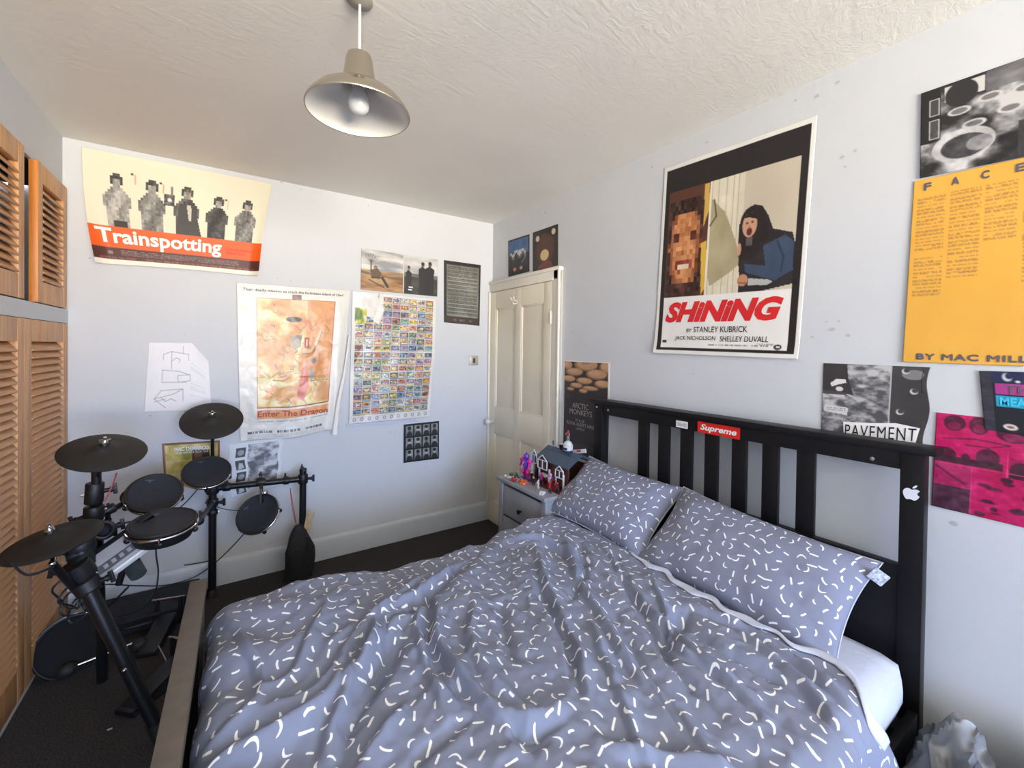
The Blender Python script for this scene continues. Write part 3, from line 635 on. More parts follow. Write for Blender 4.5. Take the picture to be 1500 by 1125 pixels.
# plain dark haired figure in a blue jacket
c.poly([(.61, .56), (.60, .44), (.61, .36), (.64, .32), (.69, .305), (.74, .32), (.78, .37), (.81, .43), (.92, .46), (.935, .50), (.935, .68), (.78, .70), (.62, .70), (.62, .62)], (40, 36, 42)); c.ell(.685, .38, .078, .070, (34, 27, 29)); c.poly([(.60, .38), (.61, .54), (.66, .56), (.72, .54), (.79, .47), (.77, .38)], (34, 27, 29))
c.ell(.668, .395, .046, .056, (204, 158, 130)); c.poly([(.63, .36), (.66, .335), (.71, .35), (.715, .375), (.67, .362)], (34, 27, 29)); c.ell(.652, .385, .008, .005, (60, 44, 40)); c.ell(.684, .383, .008, .005, (60, 44, 40)); c.ell(.668, .425, .017, .018, (96, 34, 34)); c.ell(.667, .403, .005, .008, (180, 130, 104)); c.poly([(.65, .455), (.69, .45), (.69, .49), (.65, .49)], (96, 88, 92))
c.poly([(.76, .50), (.88, .465), (.93, .50), (.935, .62), (.84, .66), (.66, .61), (.65, .57), (.78, .59)], (56, 74, 100)); c.noise(9, 9, 16, .62, .48, .935, .7, 18); c.line([(.84, .49), (.88, .56), (.87, .62)], .006, (40, 54, 78)); c.ell(.61, .50, .014, .03, (204, 158, 130)); c.ell(.645, .645, .034, .028, (198, 142, 108)); c.line([(.62, .655), (.67, .66)], .004, (150, 96, 70)); c.poly([(.68, .638), (.80, .652), (.83, .662), (.80, .675), (.68, .672)], (186, 188, 182))
c.lines(.44, .945, .90, .952, 1, (90, 90, 92), .7, 70, .8, .006); c.rect(.075, .925, .11, .94, (50, 50, 52)); c.ell(.885, .952, .022, .012, (40, 40, 42)); c.rect(.875, .948, .895, .955, (236, 236, 236)); c.lines(.76, .937, .86, .95, 3, (120, 120, 122), .7, 71, .6, .006)
def sh_lift(u, v):
    l = .030*max(0, v-.8)*5*max(0, .12-u)*8*.25 + .02*max(0, v-.93)*14*.4; return -.03*u*v*0, 0, l+.002*abs(math.sin(u*6))
po, f = sheet('film_poster', 'tall black-bordered poster with red slanted title above the headboard', 'poster', RT, [(-1.806, 2.532), (-2.532, 2.500), (-2.482, 1.508), (-1.757, 1.522)], c, sh_lift, gap=.003)
letters('title_lettering', po, f, 'SHiNiNG', (.085, .728, .90, .835), M_inkred, .055, .30)
letters('credit_lettering', po, f, 'BY', (.27, .868, .31, .886), M_ink, .006); letters('credit_lettering', po, f, 'STANLEY KUBRICK', (.325, .858, .70, .886), M_ink, .006)
letters('credit_lettering', po, f, 'JACK NICHOLSON', (.18, .905, .49, .931), M_ink, .006, .05); letters('credit_lettering', po, f, 'SHELLEY DUVALL', (.52, .905, .83, .931), M_ink, .006, .05)
# 14 black and white collage, top right
c = Cv(150, 110, (120, 120, 120)); c.blend(6, 5, [(0, (36, 36, 38)), (.5, (120, 120, 122)), (1, (206, 206, 208))], 0, 0, 1, 1, 3, 5, 1.8)
c.rect(0, 0, .12, .62, (34, 34, 36)); c.rect(.05, .12, .11, .32, (190, 190, 190)); c.rect(.055, .13, .105, .31, (70, 70, 70)); c.rect(.05, .36, .11, .58, (190, 190, 190)); c.rect(.055, .37, .105, .57, (76, 76, 76)); c.rect(.14, .03, .35, .20, (214, 214, 214)); c.ell(.23, .15, .09, .14, (44, 44, 46))
for x, y in ((.22, .34), (.38, .28), (.55, .30), (.30, .52), (.62, .44), (.48, .46), (.72, .30)): c.ell(x, y, .065, .045, (206, 206, 206)); c.ell(x, y, .045, .03, (120, 120, 120))
c.ell(.24, .72, .17, .18, (196, 196, 198), 1, .4); c.ell(.25, .74, .13, .13, (70, 70, 74), 1, .4); c.ell(.33, .74, .07, .08, (150, 150, 154)); c.noise(18, 16, 40, .05, .5, .6, 1, 9)
c.rect(.52, .62, 1, 1, (60, 60, 62)); c.ell(.63, .82, .07, .18, (206, 206, 208)); c.ell(.80, .80, .10, .22, (226, 226, 228)); c.ell(.94, .84, .07, .18, (190, 190, 192)); c.noise(16, 14, 24, .52, .62, 1, 1, 12); c.rect(.36, 0, 1, .22, (104, 104, 108), .8); c.noise(4, 18, 30, .36, 0, 1, .22, 14)
sheet('collage_print', 'black and white photo collage above the orange poster', 'poster', RT, [(-2.846, 2.435), (-3.27, 2.428), (-3.27, 2.125), (-2.848, 2.143)], c, gap=.006)
# 15 orange album poster
c = Cv(120, 170, (238, 180, 74)); c.noise(3, 3, 6); K = (150, 102, 66)
def colm(x0, x1, y0, y1, sd): c.lines(x0, y0, x1, y1, int((y1-y0)*120), K, .62, sd, .5, .02)
colm(.04, .25, .095, .40, 80); colm(.04, .25, .43, .64, 81); colm(.28, .49, .10, .55, 82); colm(.52, .72, .10, .38, 83); colm(.76, .97, .11, .60, 84)
c.rect(.75, .26, .98, .31, (176, 128, 66), .6); c.rect(.75, .37, .98, .40, (176, 128, 66), .6)
po, f = sheet('album_poster', 'orange poster covered in small print columns', 'poster', RT, [(-2.832, 2.138), (-3.165, 2.130), (-3.160, 1.503), (-2.814, 1.508)], c, lambda u, v: (0, 0, .004*(1-u)*v), gap=.003)
for s_, x in (('F', .085), ('A', .285), ('C', .485), ('E', .70), ('S', .885)): letters('title_lettering', po, f, s_, (x, .026, x+.050, .062), M_inkblue, 0, fat=.004)
letters('artist_lettering', po, f, 'BY MAC MILLER', (.105, .952, .955, .982), M_inkblue, 0, spacing=1.12, fat=.004)
# 16 collage with white cut-out name strip
c = Cv(150, 130, (140, 140, 142)); c.blend(10, 18, [(0, (88, 88, 92)), (.5, (150, 150, 152)), (1, (204, 204, 206))], 0, 0, .68, 1, 3, 5, 1.5); c.rect(.0, 0, .25, .40, (84, 80, 80)); c.poly([(.25, 0), (.27, .2), (.33, .40), (.18, .36), (0, .35), (0, 0)], (62, 58, 60)); c.blend(9, 9, [(0, (56, 56, 58)), (.5, (104, 104, 106)), (1, (170, 170, 172))], 0, .72, .26, 1, 6)
c.poly([(.08, .26), (.14, .20), (.24, .20), (.25, .24), (.16, .27), (.10, .30)], (228, 228, 230)); c.ell(.18, .325, .04, .03, (222, 222, 224)); c.rect(.12, .40, .24, .44, (206, 206, 208)); c.poly([(.03, .54), (.28, .56), (.27, .66), (.02, .62)], (218, 218, 220)); c.lines(.05, .57, .25, .62, 2, (120, 120, 124), .6, 3, .5, .02)
c.rect(.67, 0, .683, 1, (190, 190, 192)); c.rect(.683, 0, 1, 1, (70, 68, 70)); c.noise(5, 5, 14, .69, 0, 1, 1, 8); c.ell(.87, .10, .10, .06, (150, 150, 150), .8)
for x, y in ((.80, .06), (.88, .30), (.77, .56), (.70, .72)): c.ell(x, y, .035, .035, (214, 214, 214)); c.ell(x+.008, y-.01, .027, .027, (70, 68, 70))
po, f = sheet('collage_print', 'grey torn photo collage above the right end of the headboard', 'poster', RT, [(-2.573, 1.495), (-2.886, 1.492), (-2.876, 1.205), (-2.569, 1.19)], c, lambda u, v: (.006*math.sin(v*9)*(u > .95), 0, .003*u), gap=.003)
g = G(); st_ = [(.235, .745), (.55, .725), (.74, .70), (.95, .735), (.955, .79), (.92, .92), (.60, .95), (.25, .955)]
g.add([f(a, b, .0015) for a, b in st_]+[f(a, b, 0) for a, b in st_], [tuple(range(8))]+[(i, (i+1) % 8, 8+(i+1) % 8, 8+i) for i in range(8)]); mk('name_strip', g, M_white, po, 0, world=False)
letters('name_lettering', po, f, 'PAVEMENT', (.26, .775, .925, .93), M_ink, 0, arc=lambda U, V: (U, V-.035*(U-.26)/.7), off=.0028, spacing=1.15)
# 17 magenta print
c = Cv(150, 130, (200, 20, 100)); c.noise(4, 4, 18); D = (66, 28, 44)
def blob(x, y, a, b, al=.85): c.ell(x, y, a, b, D, al)
for x, y, a, b in ((.12, .09, .07, .08), (.27, .09, .06, .09), (.47, .14, .10, .08)): blob(x, y, a, b); c.ell(x, y+.03, a*.6, b*.5, (150, 40, 86), .8)
c.line([(.05, .26), (.25, .23), (.45, .25), (.33, .30), (.2, .30)], .006, D, .7); c.rect(0, .44, .42, .505, D); blob(.08, .42, .06, .07); blob(.33, .40, .07, .09); blob(.20, .44, .03, .05)
c.rect(.45, .36, .80, .56, (120, 34, 68), .5); c.rect(.45, .47, .80, .56, D); blob(.52, .46, .06, .06); blob(.68, .42, .09, .08); c.rect(.83, .33, 1, .50, (90, 34, 58)); c.rect(.44, .30, .447, .56, (228, 60, 130)); c.rect(.0, .515, 1, .522, (196, 60, 110))
c.lines(.42, .22, .98, .31, 5, (140, 30, 76), .8, 6, .45, .02); c.rect(0, .52, .24, .74, (176, 34, 96)); c.line([(.02, .56), (.14, .66), (.20, .70)], .01, (110, 30, 66)); c.rect(0, .75, .24, 1, (84, 42, 66)); c.rect(.235, .52, .243, 1, (206, 56, 118))
for _ in range(34): x, y = q.uniform(.28, .96), q.uniform(.56, .97); blob(x, y, q.uniform(.015, .06), q.uniform(.008, .028), .75)
c.noise(20, 20, 34, .0, 0, 1, 1, 31)
sheet('magenta_print', 'magenta and black photo sheet right of the headboard', 'poster', RT, [(-2.903, 1.341), (-3.27, 1.335), (-3.265, 1.018), (-2.896, 1.024)], c, lambda u, v: (0, 0, 0.002), gap=.002)
# 18 small dark poster overlapping it
c = Cv(90, 90, (26, 26, 36)); c.rect(.0, 0, .09, 1, (50, 50, 62)); c.noise(6, 20, 20, 0, 0, .09, 1, 3); c.rect(.10, 0, 1, .18, (34, 40, 78)); c.rect(.12, .20, 1, .38, (170, 56, 140)); c.rect(.12, .40, 1, .58, (36, 164, 204))
c.ell(.22, .09, .04, .07, (196, 198, 204)); c.ell(.235, .07, .03, .05, (34, 40, 78)); c.ell(.30, .16, .02, .02, (220, 216, 210)); c.ell(.22, .90, .06, .05, (214, 208, 200)); c.ell(.22, .90, .03, .02, (120, 80, 70)); c.ell(.40, .88, .07, .07, (150, 166, 186)); c.ell(.43, .70, .05, .08, (190, 186, 180)); c.ell(.42, .66, .03, .04, (26, 26, 36)); c.ell(.52, .76, .04, .03, (120, 66, 56)); c.ell(.78, .72, .06, .12, (110, 130, 120)); c.line([(.62, .92), (.80, .86)], .01, (200, 150, 120))
po, f = sheet('band_poster', 'small dark poster with magenta and cyan lettering bars', 'poster', RT, [(-2.999, 1.486), (-3.26, 1.488), (-3.262, 1.285), (-3.014, 1.302)], c, gap=.006)
letters('name_lettering', po, f, 'THE SMITHS', (.20, .22, .98, .36), M_inkblue, .02); letters('title_lettering', po, f, 'MEAT IS MURDER', (.15, .42, .99, .56), flat('cyan_ink', (60, 190, 226)), .03)
# wall marks
bw = bpy.data.objects['wall_back']; rw = bpy.data.objects['wall_right']
spots(bw, [(-1.62, 1.98, .006), (-1.70, 1.99, .006), (-2.62, 2.01, .008), (-1.56, 2.62, .007), (-.38, 1.53, .006), (-.40, 1.20, .005), (-.92, .87, .008), (-.62, .55, .006), (-2.36, 1.11, .008), (-1.68, 2.645, .01), (-1.10, 2.60, .006), (-.74, 2.58, .005), (-1.0, .70, .005), (-.55, .58, .004), (-2.2, 1.60, .005)], True)
spots(rw, [(-.75, 2.56, .01), (-.40, 2.52, .008), (-2.05, 2.58, .009), (-1.72, 2.57, .008), (-2.62, 2.30, .009), (-2.66, 2.31, .008), (-2.63, 2.26, .006), (-2.60, 1.63, .010), (-2.53, 1.60, .007), (-2.65, 1.605, .009), (-2.62, 1.66, .005), (-2.58, 1.66, .005), (-2.53, 2.58, .010), (-2.95, .98, .012), (-1.08, 1.66, .007), (-2.0, 1.42, .005), (-1.2, 2.0, .005), (-2.72, 1.40, .008), (-1.9, 2.48, .008), (-2.6, 2.6, .008), (-2.45, 2.60, .006)], False)
# light switch
sw = thing('light_switch', 'chrome single light switch on the back wall', 'switch', (-.185, 0, 1.426))
mk('face_plate', G().box(-.229, -.141, -.010, 0, 1.383, 1.469, .004), flat('brushed_steel', (196, 192, 184), .3, .6), sw)
mk('rocker', G().box(-.197, -.173, -.015, -.006, 1.405, 1.447, .003), flat('dark_rocker', (66, 62, 58), .4), sw)
# ---------------------------------------------------------------- pendant lamp
lp = thing('pendant_lamp', 'brushed metal pendant lamp with white inside hanging from the ceiling', 'lamp', (-1.64, -1.866, H))
LX, LY = -1.64, -1.866; LR = (LX, LY, 2.288)
out = [(.171, 0), (.1725, .004), (.171, .009), (.160, .028), (.140, .052), (.112, .072), (.085, .083), (.064, .088), (.062, .094), (.056, .10), (.050, .145), (.044, .190), (.040, .203), (.030, .209), (.006, .211)]
KR, KH = .93, .90
out = [(r*KR, z*KH) for r, z in out]
mk('shade', G().lathe(out, LR, n=64, cap=False), M_brushed, lp, 40)
inn = [(.1695, .001), (.168, .009), (.157, .027), (.137, .050), (.110, .069), (.083, .080), (.060, .085), (.050, .10), (.040, .17), (.005, .19)]
inn = [(r*KR, z*KH) for r, z in inn]
mk('shade_lining', G().lathe(inn, LR, n=64, cap=False), M_enam, lp, 60)
mk('shade_collar', G().lathe([(.0645*KR, .087*KH), (.067*KR, .090*KH), (.0645*KR, .094*KH), (.060*KR, .096*KH)], LR, n=48, cap=False), M_brushed, lp)
mk('light_bulb', G().lathe([(.004, -.002), (.018, .001), (.029, .012), (.033, .028), (.031, .045), (.024, .064), (.016, .082), (.014, .095)], LR, n=28), M_bulb, lp, 80)
mk('lamp_holder', G().lathe([(.020, .09), (.021, .15), (.010, .16)], LR, n=20), M_flex, lp)
mk('flex', G().rod((LX, LY, 2.47), (LX, LY, H-.012), .0042), M_flex, lp)
mk('ceiling_rose', G().lathe([(.040, 0), (.040, .006), (.03, .012), (.008, .016)], (LX, LY, H), (0, 0, -1), 32), mat('mid_grey_plastic', (150, 146, 138), .5), lp)  # rose in one even mid-grey plastic
# ---------------------------------------------------------------- bed: black headboard, grey brown footboard
YA, YB = -1.402, -2.900        # outer faces of the posts
bed = thing('double_bed', 'double bed with black slatted headboard and grey-brown footboard', 'bed', (-1.05, -2.17, 0))
for y0, y1 in ((YA, -1.466), (-2.838, YB)): mk('post', G().box(-.108, -.060, y1, y0, 0, 1.208, .003), M_black, bed)
mk('top_rail', G().box(-.102, -.066, -2.8375, -1.4665, 1.147, 1.208, .002), M_black, bed)
mk('top_shelf', G().box(-.124, -.035, YB-.030, YA+.022, 1.209, 1.234, .005), M_black, bed)
for i in range(7):
    yc = -1.764-.1313*i; mk('slat', G().box(-.096, -.076, yc-.032, yc+.032, .818, 1.1475, .002), M_black, bed)
mk('lower_panel', G().box(-.100, -.066, -2.8375, -1.4665, .30, .820, .003), M_black, bed)
for y, z in ((-1.515, 1.178), (-2.762, 1.166)): o = mk('bolt_cap', G().lathe([(.008, 0), (.007, .003), (.002, .004)], (-.101, y, z), (-1, 0, 0), 14), M_chrome, bed); o['label'] = 'small steel bolt head'
mk('bolt_cap', G().lathe([(.006, 0), (.004, .003)], (-.1075, -1.425, 1.186), (-1, 0, 0), 12), M_chrome, bed)
for y0, y1 in ((-1.478, -1.503), (-2.872, -2.897)): mk('side_rail', G().box(-2.04, -.1085, y1, y0, .20, .36, .003), M_black, bed)
fb = G(); fb.box(-2.098, -2.045, -2.955, -1.335, .628, .660, .003)
o = mk('footboard_top', fb, M_foot, bed); o['label'] = 'grey-brown board along the top of the foot end'
for y0, y1 in ((-1.355, -1.42), (-2.87, -2.935)): mk('footboard_post', G().box(-2.092, -2.052, y1, y0, 0, .628, .003), M_foot, bed)
mk('footboard_panel', G().box(-2.082, -2.062, -2.87, -1.42, .12, .628, .002), M_foot, bed)
bpy.context.view_layer.update()
for o in list(bed.children):        # the foot end stands about a degree out of square with the headboard
    if o.name.startswith('footboard'):
        for v_ in o.data.vertices: v_.co.x += .023*(v_.co.y+1.335)/.85
mt = thing('mattress', 'white mattress under the duvet, showing at the head of the bed', 'mattress', (-1.1, -2.18, .3))
b = G(); b.box(-2.02, -.145, -2.885, -1.515, .364, .548, .075); mk('mattress_core', b, M_sheet, mt, 60)
for i in range(12): x = -.2-.15*i; mk('bed_slat', G().box(x-.035, x+.035, -2.872, -1.503, .335, .352, .002), M_black, bed)
mk('slat_ledge', G().box(-2.03, -.14, -1.53, -1.503, .31, .334, .002), M_black, bed); mk('slat_ledge', G().box(-2.03, -.14, -2.872, -2.845, .31, .334, .002), M_black, bed)
# ---------------------------------------------------------------- stickers on the headboard
def hsheet(name, label, cat, y0, y1, zt0, zt1, hgt, m, x=-.1025):
    g = G(); g.box(0, 0.0008, 0, 1, 0, 1); v = []
    for (a, bb, cc) in g.v: y = y0+(y1-y0)*bb; z = (zt0+(zt1-zt0)*bb) - hgt*(1-cc); v.append((x-a, y, z))
    g.v = v; o = mk(name, g, m, None, 0); tag(o, label, cat)
    return o, (lambda u, q, off=0.: (x-.0008-off, y0+(y1-y0)*u, zt0+(zt1-zt0)*u-hgt*q))
o, f = hsheet('box_sticker', 'red rectangular sticker with white lettering on the headboard rail', 'sticker', -2.093, -2.297, 1.199, 1.198, .052, flat('sticker_red', (222, 40, 34), .35))
letters('lettering', o, f, 'Supreme', (.07, .18, .93, .88), M_white, .03, .28, off=.0006)
o, f = hsheet('paper_sticker', 'small white paper sticker left of the red sticker', 'sticker', -1.975, -2.040, 1.186, 1.186, .034, flat('sticker_white', (234, 234, 236), .5))
letters('lettering', o, f, '33N-R02', (.12, .28, .90, .76), M_inkblue, .0, off=.0006)
# apple silhouette with bite and leaf
def apple_pts():
    P = []
    key = [(0, .70), (.16, .80), (.34, .84), (.55, .80), (.70, .68), (.66, .62), (.55, .50), (.52, .34), (.58, .18), (.74, .06), (.66, -.16), (.52, -.38), (.38, -.50), (.26, -.50), (.12, -.44), (0, -.43), (-.12, -.44), (-.26, -.50), (-.40, -.48), (-.56, -.30), (-.70, -.04), (-.78, .26), (-.74, .54), (-.58, .76), (-.36, .83), (-.16, .78)]
    k = [(x, y, 0) for x, y in key]; k.append(k[0]); return [(p.x, p.y) for p in spline(k, 4)][:-1]
ap = G(); AP = apple_pts(); sc_ = .028; X0 = -.1090; yc, zc = -2.868, 1.068
def tw(x, y): return (yc-(x*.98+.10*y)*sc_, zc+(y-.22*x*0)*sc_)
bm_ = bmesh.new(); vs = [bm_.verts.new((X0-.0008, *tw(x, y))) for x, y in AP]; bm_.faces.new(vs)
leaf = [(.0, .92), (.06, 1.10), (.22, 1.28), (.40, 1.34), (.38, 1.16), (.26, .98), (.10, .90)]; vs = [bm_.verts.new((X0-.0008, *tw(x, y))) for x, y in leaf]; bm_.faces.new(vs)
r1 = bmesh.ops.extrude_face_region(bm_, geom=bm_.faces[:]); bmesh.ops.translate(bm_, vec=(.0007, 0, 0), verts=[e for e in r1['geom'] if isinstance(e, bmesh.types.BMVert)])
bmesh.ops.triangulate(bm_, faces=bm_.faces[:]); ap.bm(bm_); tag(mk('apple_sticker', ap, flat('sticker_pale', (226, 232, 240), .3), None, 0), 'white apple-shaped sticker with a bite on the headboard post', 'sticker')
# ---------------------------------------------------------------- duvet
def interp(x, xs, ys): return np.interp(x, xs, ys)
NS, NTV = 400, 330
s = np.linspace(0, 1, NS)[:, None]; t = np.linspace(0, 1, NTV)[None, :]
FARE, NEARE, RR = -1.50, -2.85, .085         # edges of the flat top, rounding radius
drop_f, drop_n = .30, .34
Lf = RR*PI/2+drop_f; Ln = RR*PI/2+drop_n; Wd = FARE-NEARE; tot = Lf+Wd+Ln
arc = t*tot + 0*s                               # 0 at far hem
y = np.where(arc < Lf, 0, 0.) ; zoff = np.zeros_like(arc); ny = np.zeros_like(arc); nz = np.ones_like(arc)
sf = Lf-arc; sn = arc-Lf-Wd
y = np.where((sf <= 0) & (sn <= 0), FARE+sf, y)
def side(sd):
    a = np.clip(sd/RR, 0, PI/2); ex = np.maximum(sd-RR*PI/2, 0)
    return RR*np.sin(a)+ex*.10, -(RR*(1-np.cos(a)))-ex*.995, np.sin(a), np.cos(a)
dy, dz, sa, ca = side(np.maximum(sf, 0)); y = np.where(sf > 0, FARE+dy, y); zoff = np.where(sf > 0, dz, zoff); ny = np.where(sf > 0, sa, ny); nz = np.where(sf > 0, ca, nz)
dy, dz, sa, ca = side(np.maximum(sn, 0)); y = np.where(sn > 0, NEARE-dy, y); zoff = np.where(sn > 0, dz, zoff); ny = np.where(sn > 0, -sa, ny); nz = np.where(sn > 0, ca, nz)
xh = interp(y, [-2.95, -2.88, -2.80, -2.6, -2.43, -2.09, -1.7, -1.55, -1.42], [-.62, -.54, -.475, -.505, -.495, -.465, -.44, -.46, -.53])
xh = xh + np.where(sn > 0, .75*np.maximum(-zoff-.03, 0), 0)
xh = xh + .012*np.sin(y*31) + .008*np.sin(y*57+1)
# lengthwise: s=0 tucked at the foot, s=1 at the pillows
RF = .085; tuck = .20; Ltop = (xh-(-2.038+RF)); Ls = Ltop+RF*PI/2+tuck; al = s*Ls
e = (RF*PI/2+tuck)-al
a = np.clip(e/RF, 0, PI/2); ex = np.maximum(e-RF*PI/2, 0)
x = np.where(e > 0, (-2.038+RF)-RF*np.sin(a)-0*ex, xh-(Ls-al)); zf = np.where(e > 0, -RF*(1-np.cos(a))-ex, 0.); nx = np.where(e > 0, -np.sin(a), 0.); nzf = np.where(e > 0, np.cos(a), 1.)
z = .590 + zf + zoff
# puffiness: fuller at the foot corner, head side and the far edge lump
z = z + .040*np.exp(-((x+1.78)/.26)**2-((y+1.66)/.35)**2) + .028*np.exp(-((x+.55)/.22)**2) + .035*np.exp(-((x+.70)/.13)**2-((y+1.52)/.12)**2) - .030*np.exp(-((x+1.15)/.35)**2-((y+1.50)/.13)**2)
UVx = al.copy(); UVy = arc.copy()
def dist_line(X, Y, P):
    best = np.full(X.shape, 9.); tt = np.zeros(X.shape); tl = sum(math.dist(P[i], P[i+1]) for i in range(len(P)-1)); acc = 0; sg = np.zeros(X.shape)
    for (xa, ya), (xb, yb) in zip(P[:-1], P[1:]):
        dx, dy = xb-xa, yb-ya; l = math.hypot(dx, dy); q = np.clip(((X-xa)*dx+(Y-ya)*dy)/(l*l), 0, 1)
        d = np.hypot(X-xa-q*dx, Y-ya-q*dy); m = d < best; cr = ((X-xa)*dy-(Y-ya)*dx)/l
        best = np.where(m, d, best); tt = np.where(m, (acc+q*l)/tl, tt); sg = np.where(m, np.sign(cr), sg); acc += l
    return best, tt, sg
def smooth_line(P): return [(p.x, p.y) for p in spline([(a, b, 0) for a, b in P], 4)]
h = np.zeros_like(x)
wx = x + .022*fbm(x*5+3, y*5+9, 3, 31); wy = y + .022*fbm(x*5+11, y*5+1, 3, 32)
RIDGES = [  # px traced on the photograph, stored as world metres
 (.034, .034, [(-0.997, -1.544), (-1.282, -1.715), (-1.424, -1.789), (-1.521, -1.889), (-1.565, -1.922)]), (.032, .036, [(-1.503, -1.835), (-1.620, -1.962), (-1.727, -2.083), (-1.866, -2.141), (-2.028, -2.147)]),
 (.030, .028, [(-1.238, -1.615), (-1.533, -1.816), (-1.680, -1.958), (-1.773, -2.052), (-1.888, -2.056)]), (.028, .030, [(-1.565, -1.922), (-1.664, -2.050), (-1.739, -2.178), (-1.789, -2.303)]),
 (-.036, .020, [(-0.997, -1.544), (-1.306, -1.769), (-1.509, -1.854), (-1.594, -2.014), (-1.696, -2.103)]), (-.036, .022, [(-1.460, -1.885), (-1.614, -2.082), (-1.722, -2.212), (-1.764, -2.291)]), (-.030, .018, [(-1.598, -1.881), (-1.659, -1.972), (-1.677, -2.042)]),
 (.032, .026, [(-0.778, -1.682), (-0.910, -1.952), (-0.972, -2.079), (-1.037, -2.222), (-1.087, -2.342), (-1.154, -2.455)]), (-.034, .018, [(-0.934, -1.937), (-0.987, -2.069), (-1.025, -2.165), (-1.098, -2.317), (-1.164, -2.419)]), (-.022, .014, [(-0.586, -1.804), (-0.718, -1.980), (-0.839, -2.056), (-0.934, -2.104)]),
 (.026, .024, [(-0.592, -1.714), (-0.793, -2.027), (-0.927, -2.333), (-0.983, -2.537), (-1.020, -2.757)]), (.022, .018, [(-0.503, -1.857), (-0.682, -2.212), (-0.767, -2.476), (-0.811, -2.677), (-0.830, -2.881)]), (-.026, .014, [(-0.547, -1.984), (-0.813, -2.407), (-0.883, -2.556), (-0.909, -2.694)]),
 (-.028, .018, [(-1.125, -1.955), (-1.211, -2.110), (-1.255, -2.198), (-1.228, -2.251)]), (.024, .022, [(-1.190, -1.887), (-1.323, -2.078), (-1.357, -2.264), (-1.343, -2.411)]), (.024, .020, [(-1.282, -1.715), (-1.412, -2.060), (-1.414, -2.285), (-1.412, -2.480)]), (-.020, .016, [(-1.413, -1.893), (-1.444, -2.177), (-1.451, -2.315)]),
 (-.030, .022, [(-0.619, -2.403), (-0.751, -2.427), (-0.840, -2.466)]), (.028, .022, [(-0.583, -2.379), (-0.571, -2.501), (-0.557, -2.649), (-0.590, -2.792), (-0.642, -2.916)]), (.020, .016, [(-0.576, -2.225), (-0.691, -2.357), (-0.795, -2.458), (-0.803, -2.592), (-0.788, -2.772)]), (-.022, .014, [(-0.677, -2.388), (-0.704, -2.554), (-0.672, -2.738), (-0.710, -2.895)]),
 (.018, .030, [(-1.406, -2.345), (-1.369, -2.418), (-1.298, -2.440), (-1.209, -2.419)]), (-.030, .020, [(-1.402, -2.421), (-1.383, -2.467), (-1.323, -2.472)]), (.026, .030, [(-1.215, -2.576), (-1.132, -2.652), (-1.062, -2.749), (-1.008, -2.813)]), (-.026, .020, [(-1.209, -2.547), (-1.130, -2.609), (-1.063, -2.697)]),
 (.024, .02, [(-0.848, -1.552), (-0.706, -1.642), (-0.655, -1.879), (-0.676, -2.102)]), (-.022, .014, [(-0.874, -1.622), (-0.723, -1.717), (-0.693, -1.962)]), (.020, .022, [(-1.989, -1.522), (-1.879, -1.955), (-2.003, -2.094)]), (.018, .02, [(-1.676, -1.627), (-1.732, -1.814), (-1.829, -1.958), (-1.945, -1.994)]), (.020, .02, [(-0.927, -2.205), (-1.016, -2.387), (-1.121, -2.580), (-1.189, -2.695)]),
 (.018, .016, [(-1.328, -1.685), (-1.463, -1.988), (-1.498, -2.202), (-1.524, -2.342)]), (-.020, .014, [(-1.302, -1.760), (-1.431, -2.008), (-1.474, -2.218)]), (-.018, .014, [(-0.845, -2.258), (-0.951, -2.464), (-1.018, -2.647), (-1.047, -2.739)]), (.018, .018, [(-0.584, -2.555), (-0.628, -2.737), (-0.727, -2.927)]), (-.02, .014, [(-1.462, -2.334), (-1.554, -2.367), (-1.649, -2.394)]), (.022, .02, [(-1.579, -2.206), (-1.677, -2.286), (-1.738, -2.336)]),
]
for A, wd, P in RIDGES:
    d, tt, sg = dist_line(wx, wy, smooth_line(P)); k = np.exp(-(d/wd)**1.6); tp = np.clip(np.minimum(tt, 1-tt)*5, 0, 1)
    h += A*k*(.35+.65*tp)*np.where(sg > 0, 1., .8)*np.exp(-np.maximum(d-.12, 0)*30) - .38*abs(A)*np.exp(-((d-wd*1.25)/(wd*.42))**2)*(sg > 0)*tp
n1 = fbm(x*4.2+2, y*9+4, 4, 41); n2 = fbm(x*11+y*5, y*13-x*4, 4, 42); h += .007*n1 + .0045*(.5-np.abs(n2)*2.2)*(.4+.6*np.clip((x+1.9)/.3, 0, 1)) + .0025*fbm(x*26, y*26, 3, 43)
# fan of soft folds falling from the far side
ang = np.arctan2(y+1.2, x+.55); rad = np.hypot(y+1.2, x+.55); h += .006*np.sin(ang*21+2.5*fbm(x*3, y*3, 3, 45)*2)*np.exp(-((rad-.85)/.55)**2)
ax_ = x*.57-y*.82; bx_ = x*.82+y*.57; wL = np.clip((-1.15-x)/.3, 0, 1)
rg1 = .5-np.abs(fbm(x*8+.6*fbm(x*3, y*3, 2, 61), y*1.7+4, 3, 62))*2.4; rg2 = .5-np.abs(fbm(ax_*9+5, bx_*2.0, 3, 63))*2.4
h += .011*(rg1*(1-wL) + rg2*wL)*np.clip((x+1.98)/.25, .25, 1)
h += .010*np.exp(-((x+1.93)/.12)**2)*np.sin(y*26+x*14)         # foot end pleats
hang = np.clip(np.maximum(sf, sn)/.12, 0, 1); h = h*(1-.35*hang) + hang*.012*np.sin(x*24+fbm(x*3, y*0, 2, 50)*5)
edge_f = np.clip((xh-x)/.10, 0, 1); h = h*(.35+.65*edge_f)
h = np.clip(h, -.038, .06)
nn = np.sqrt(nx**2*(e > 0)+ny**2+(nz*nzf)**2)+1e-6
X = x + h*nx/nn; Y = y + h*ny/nn; Z = z + h*np.maximum(nz*nzf, 0)/nn
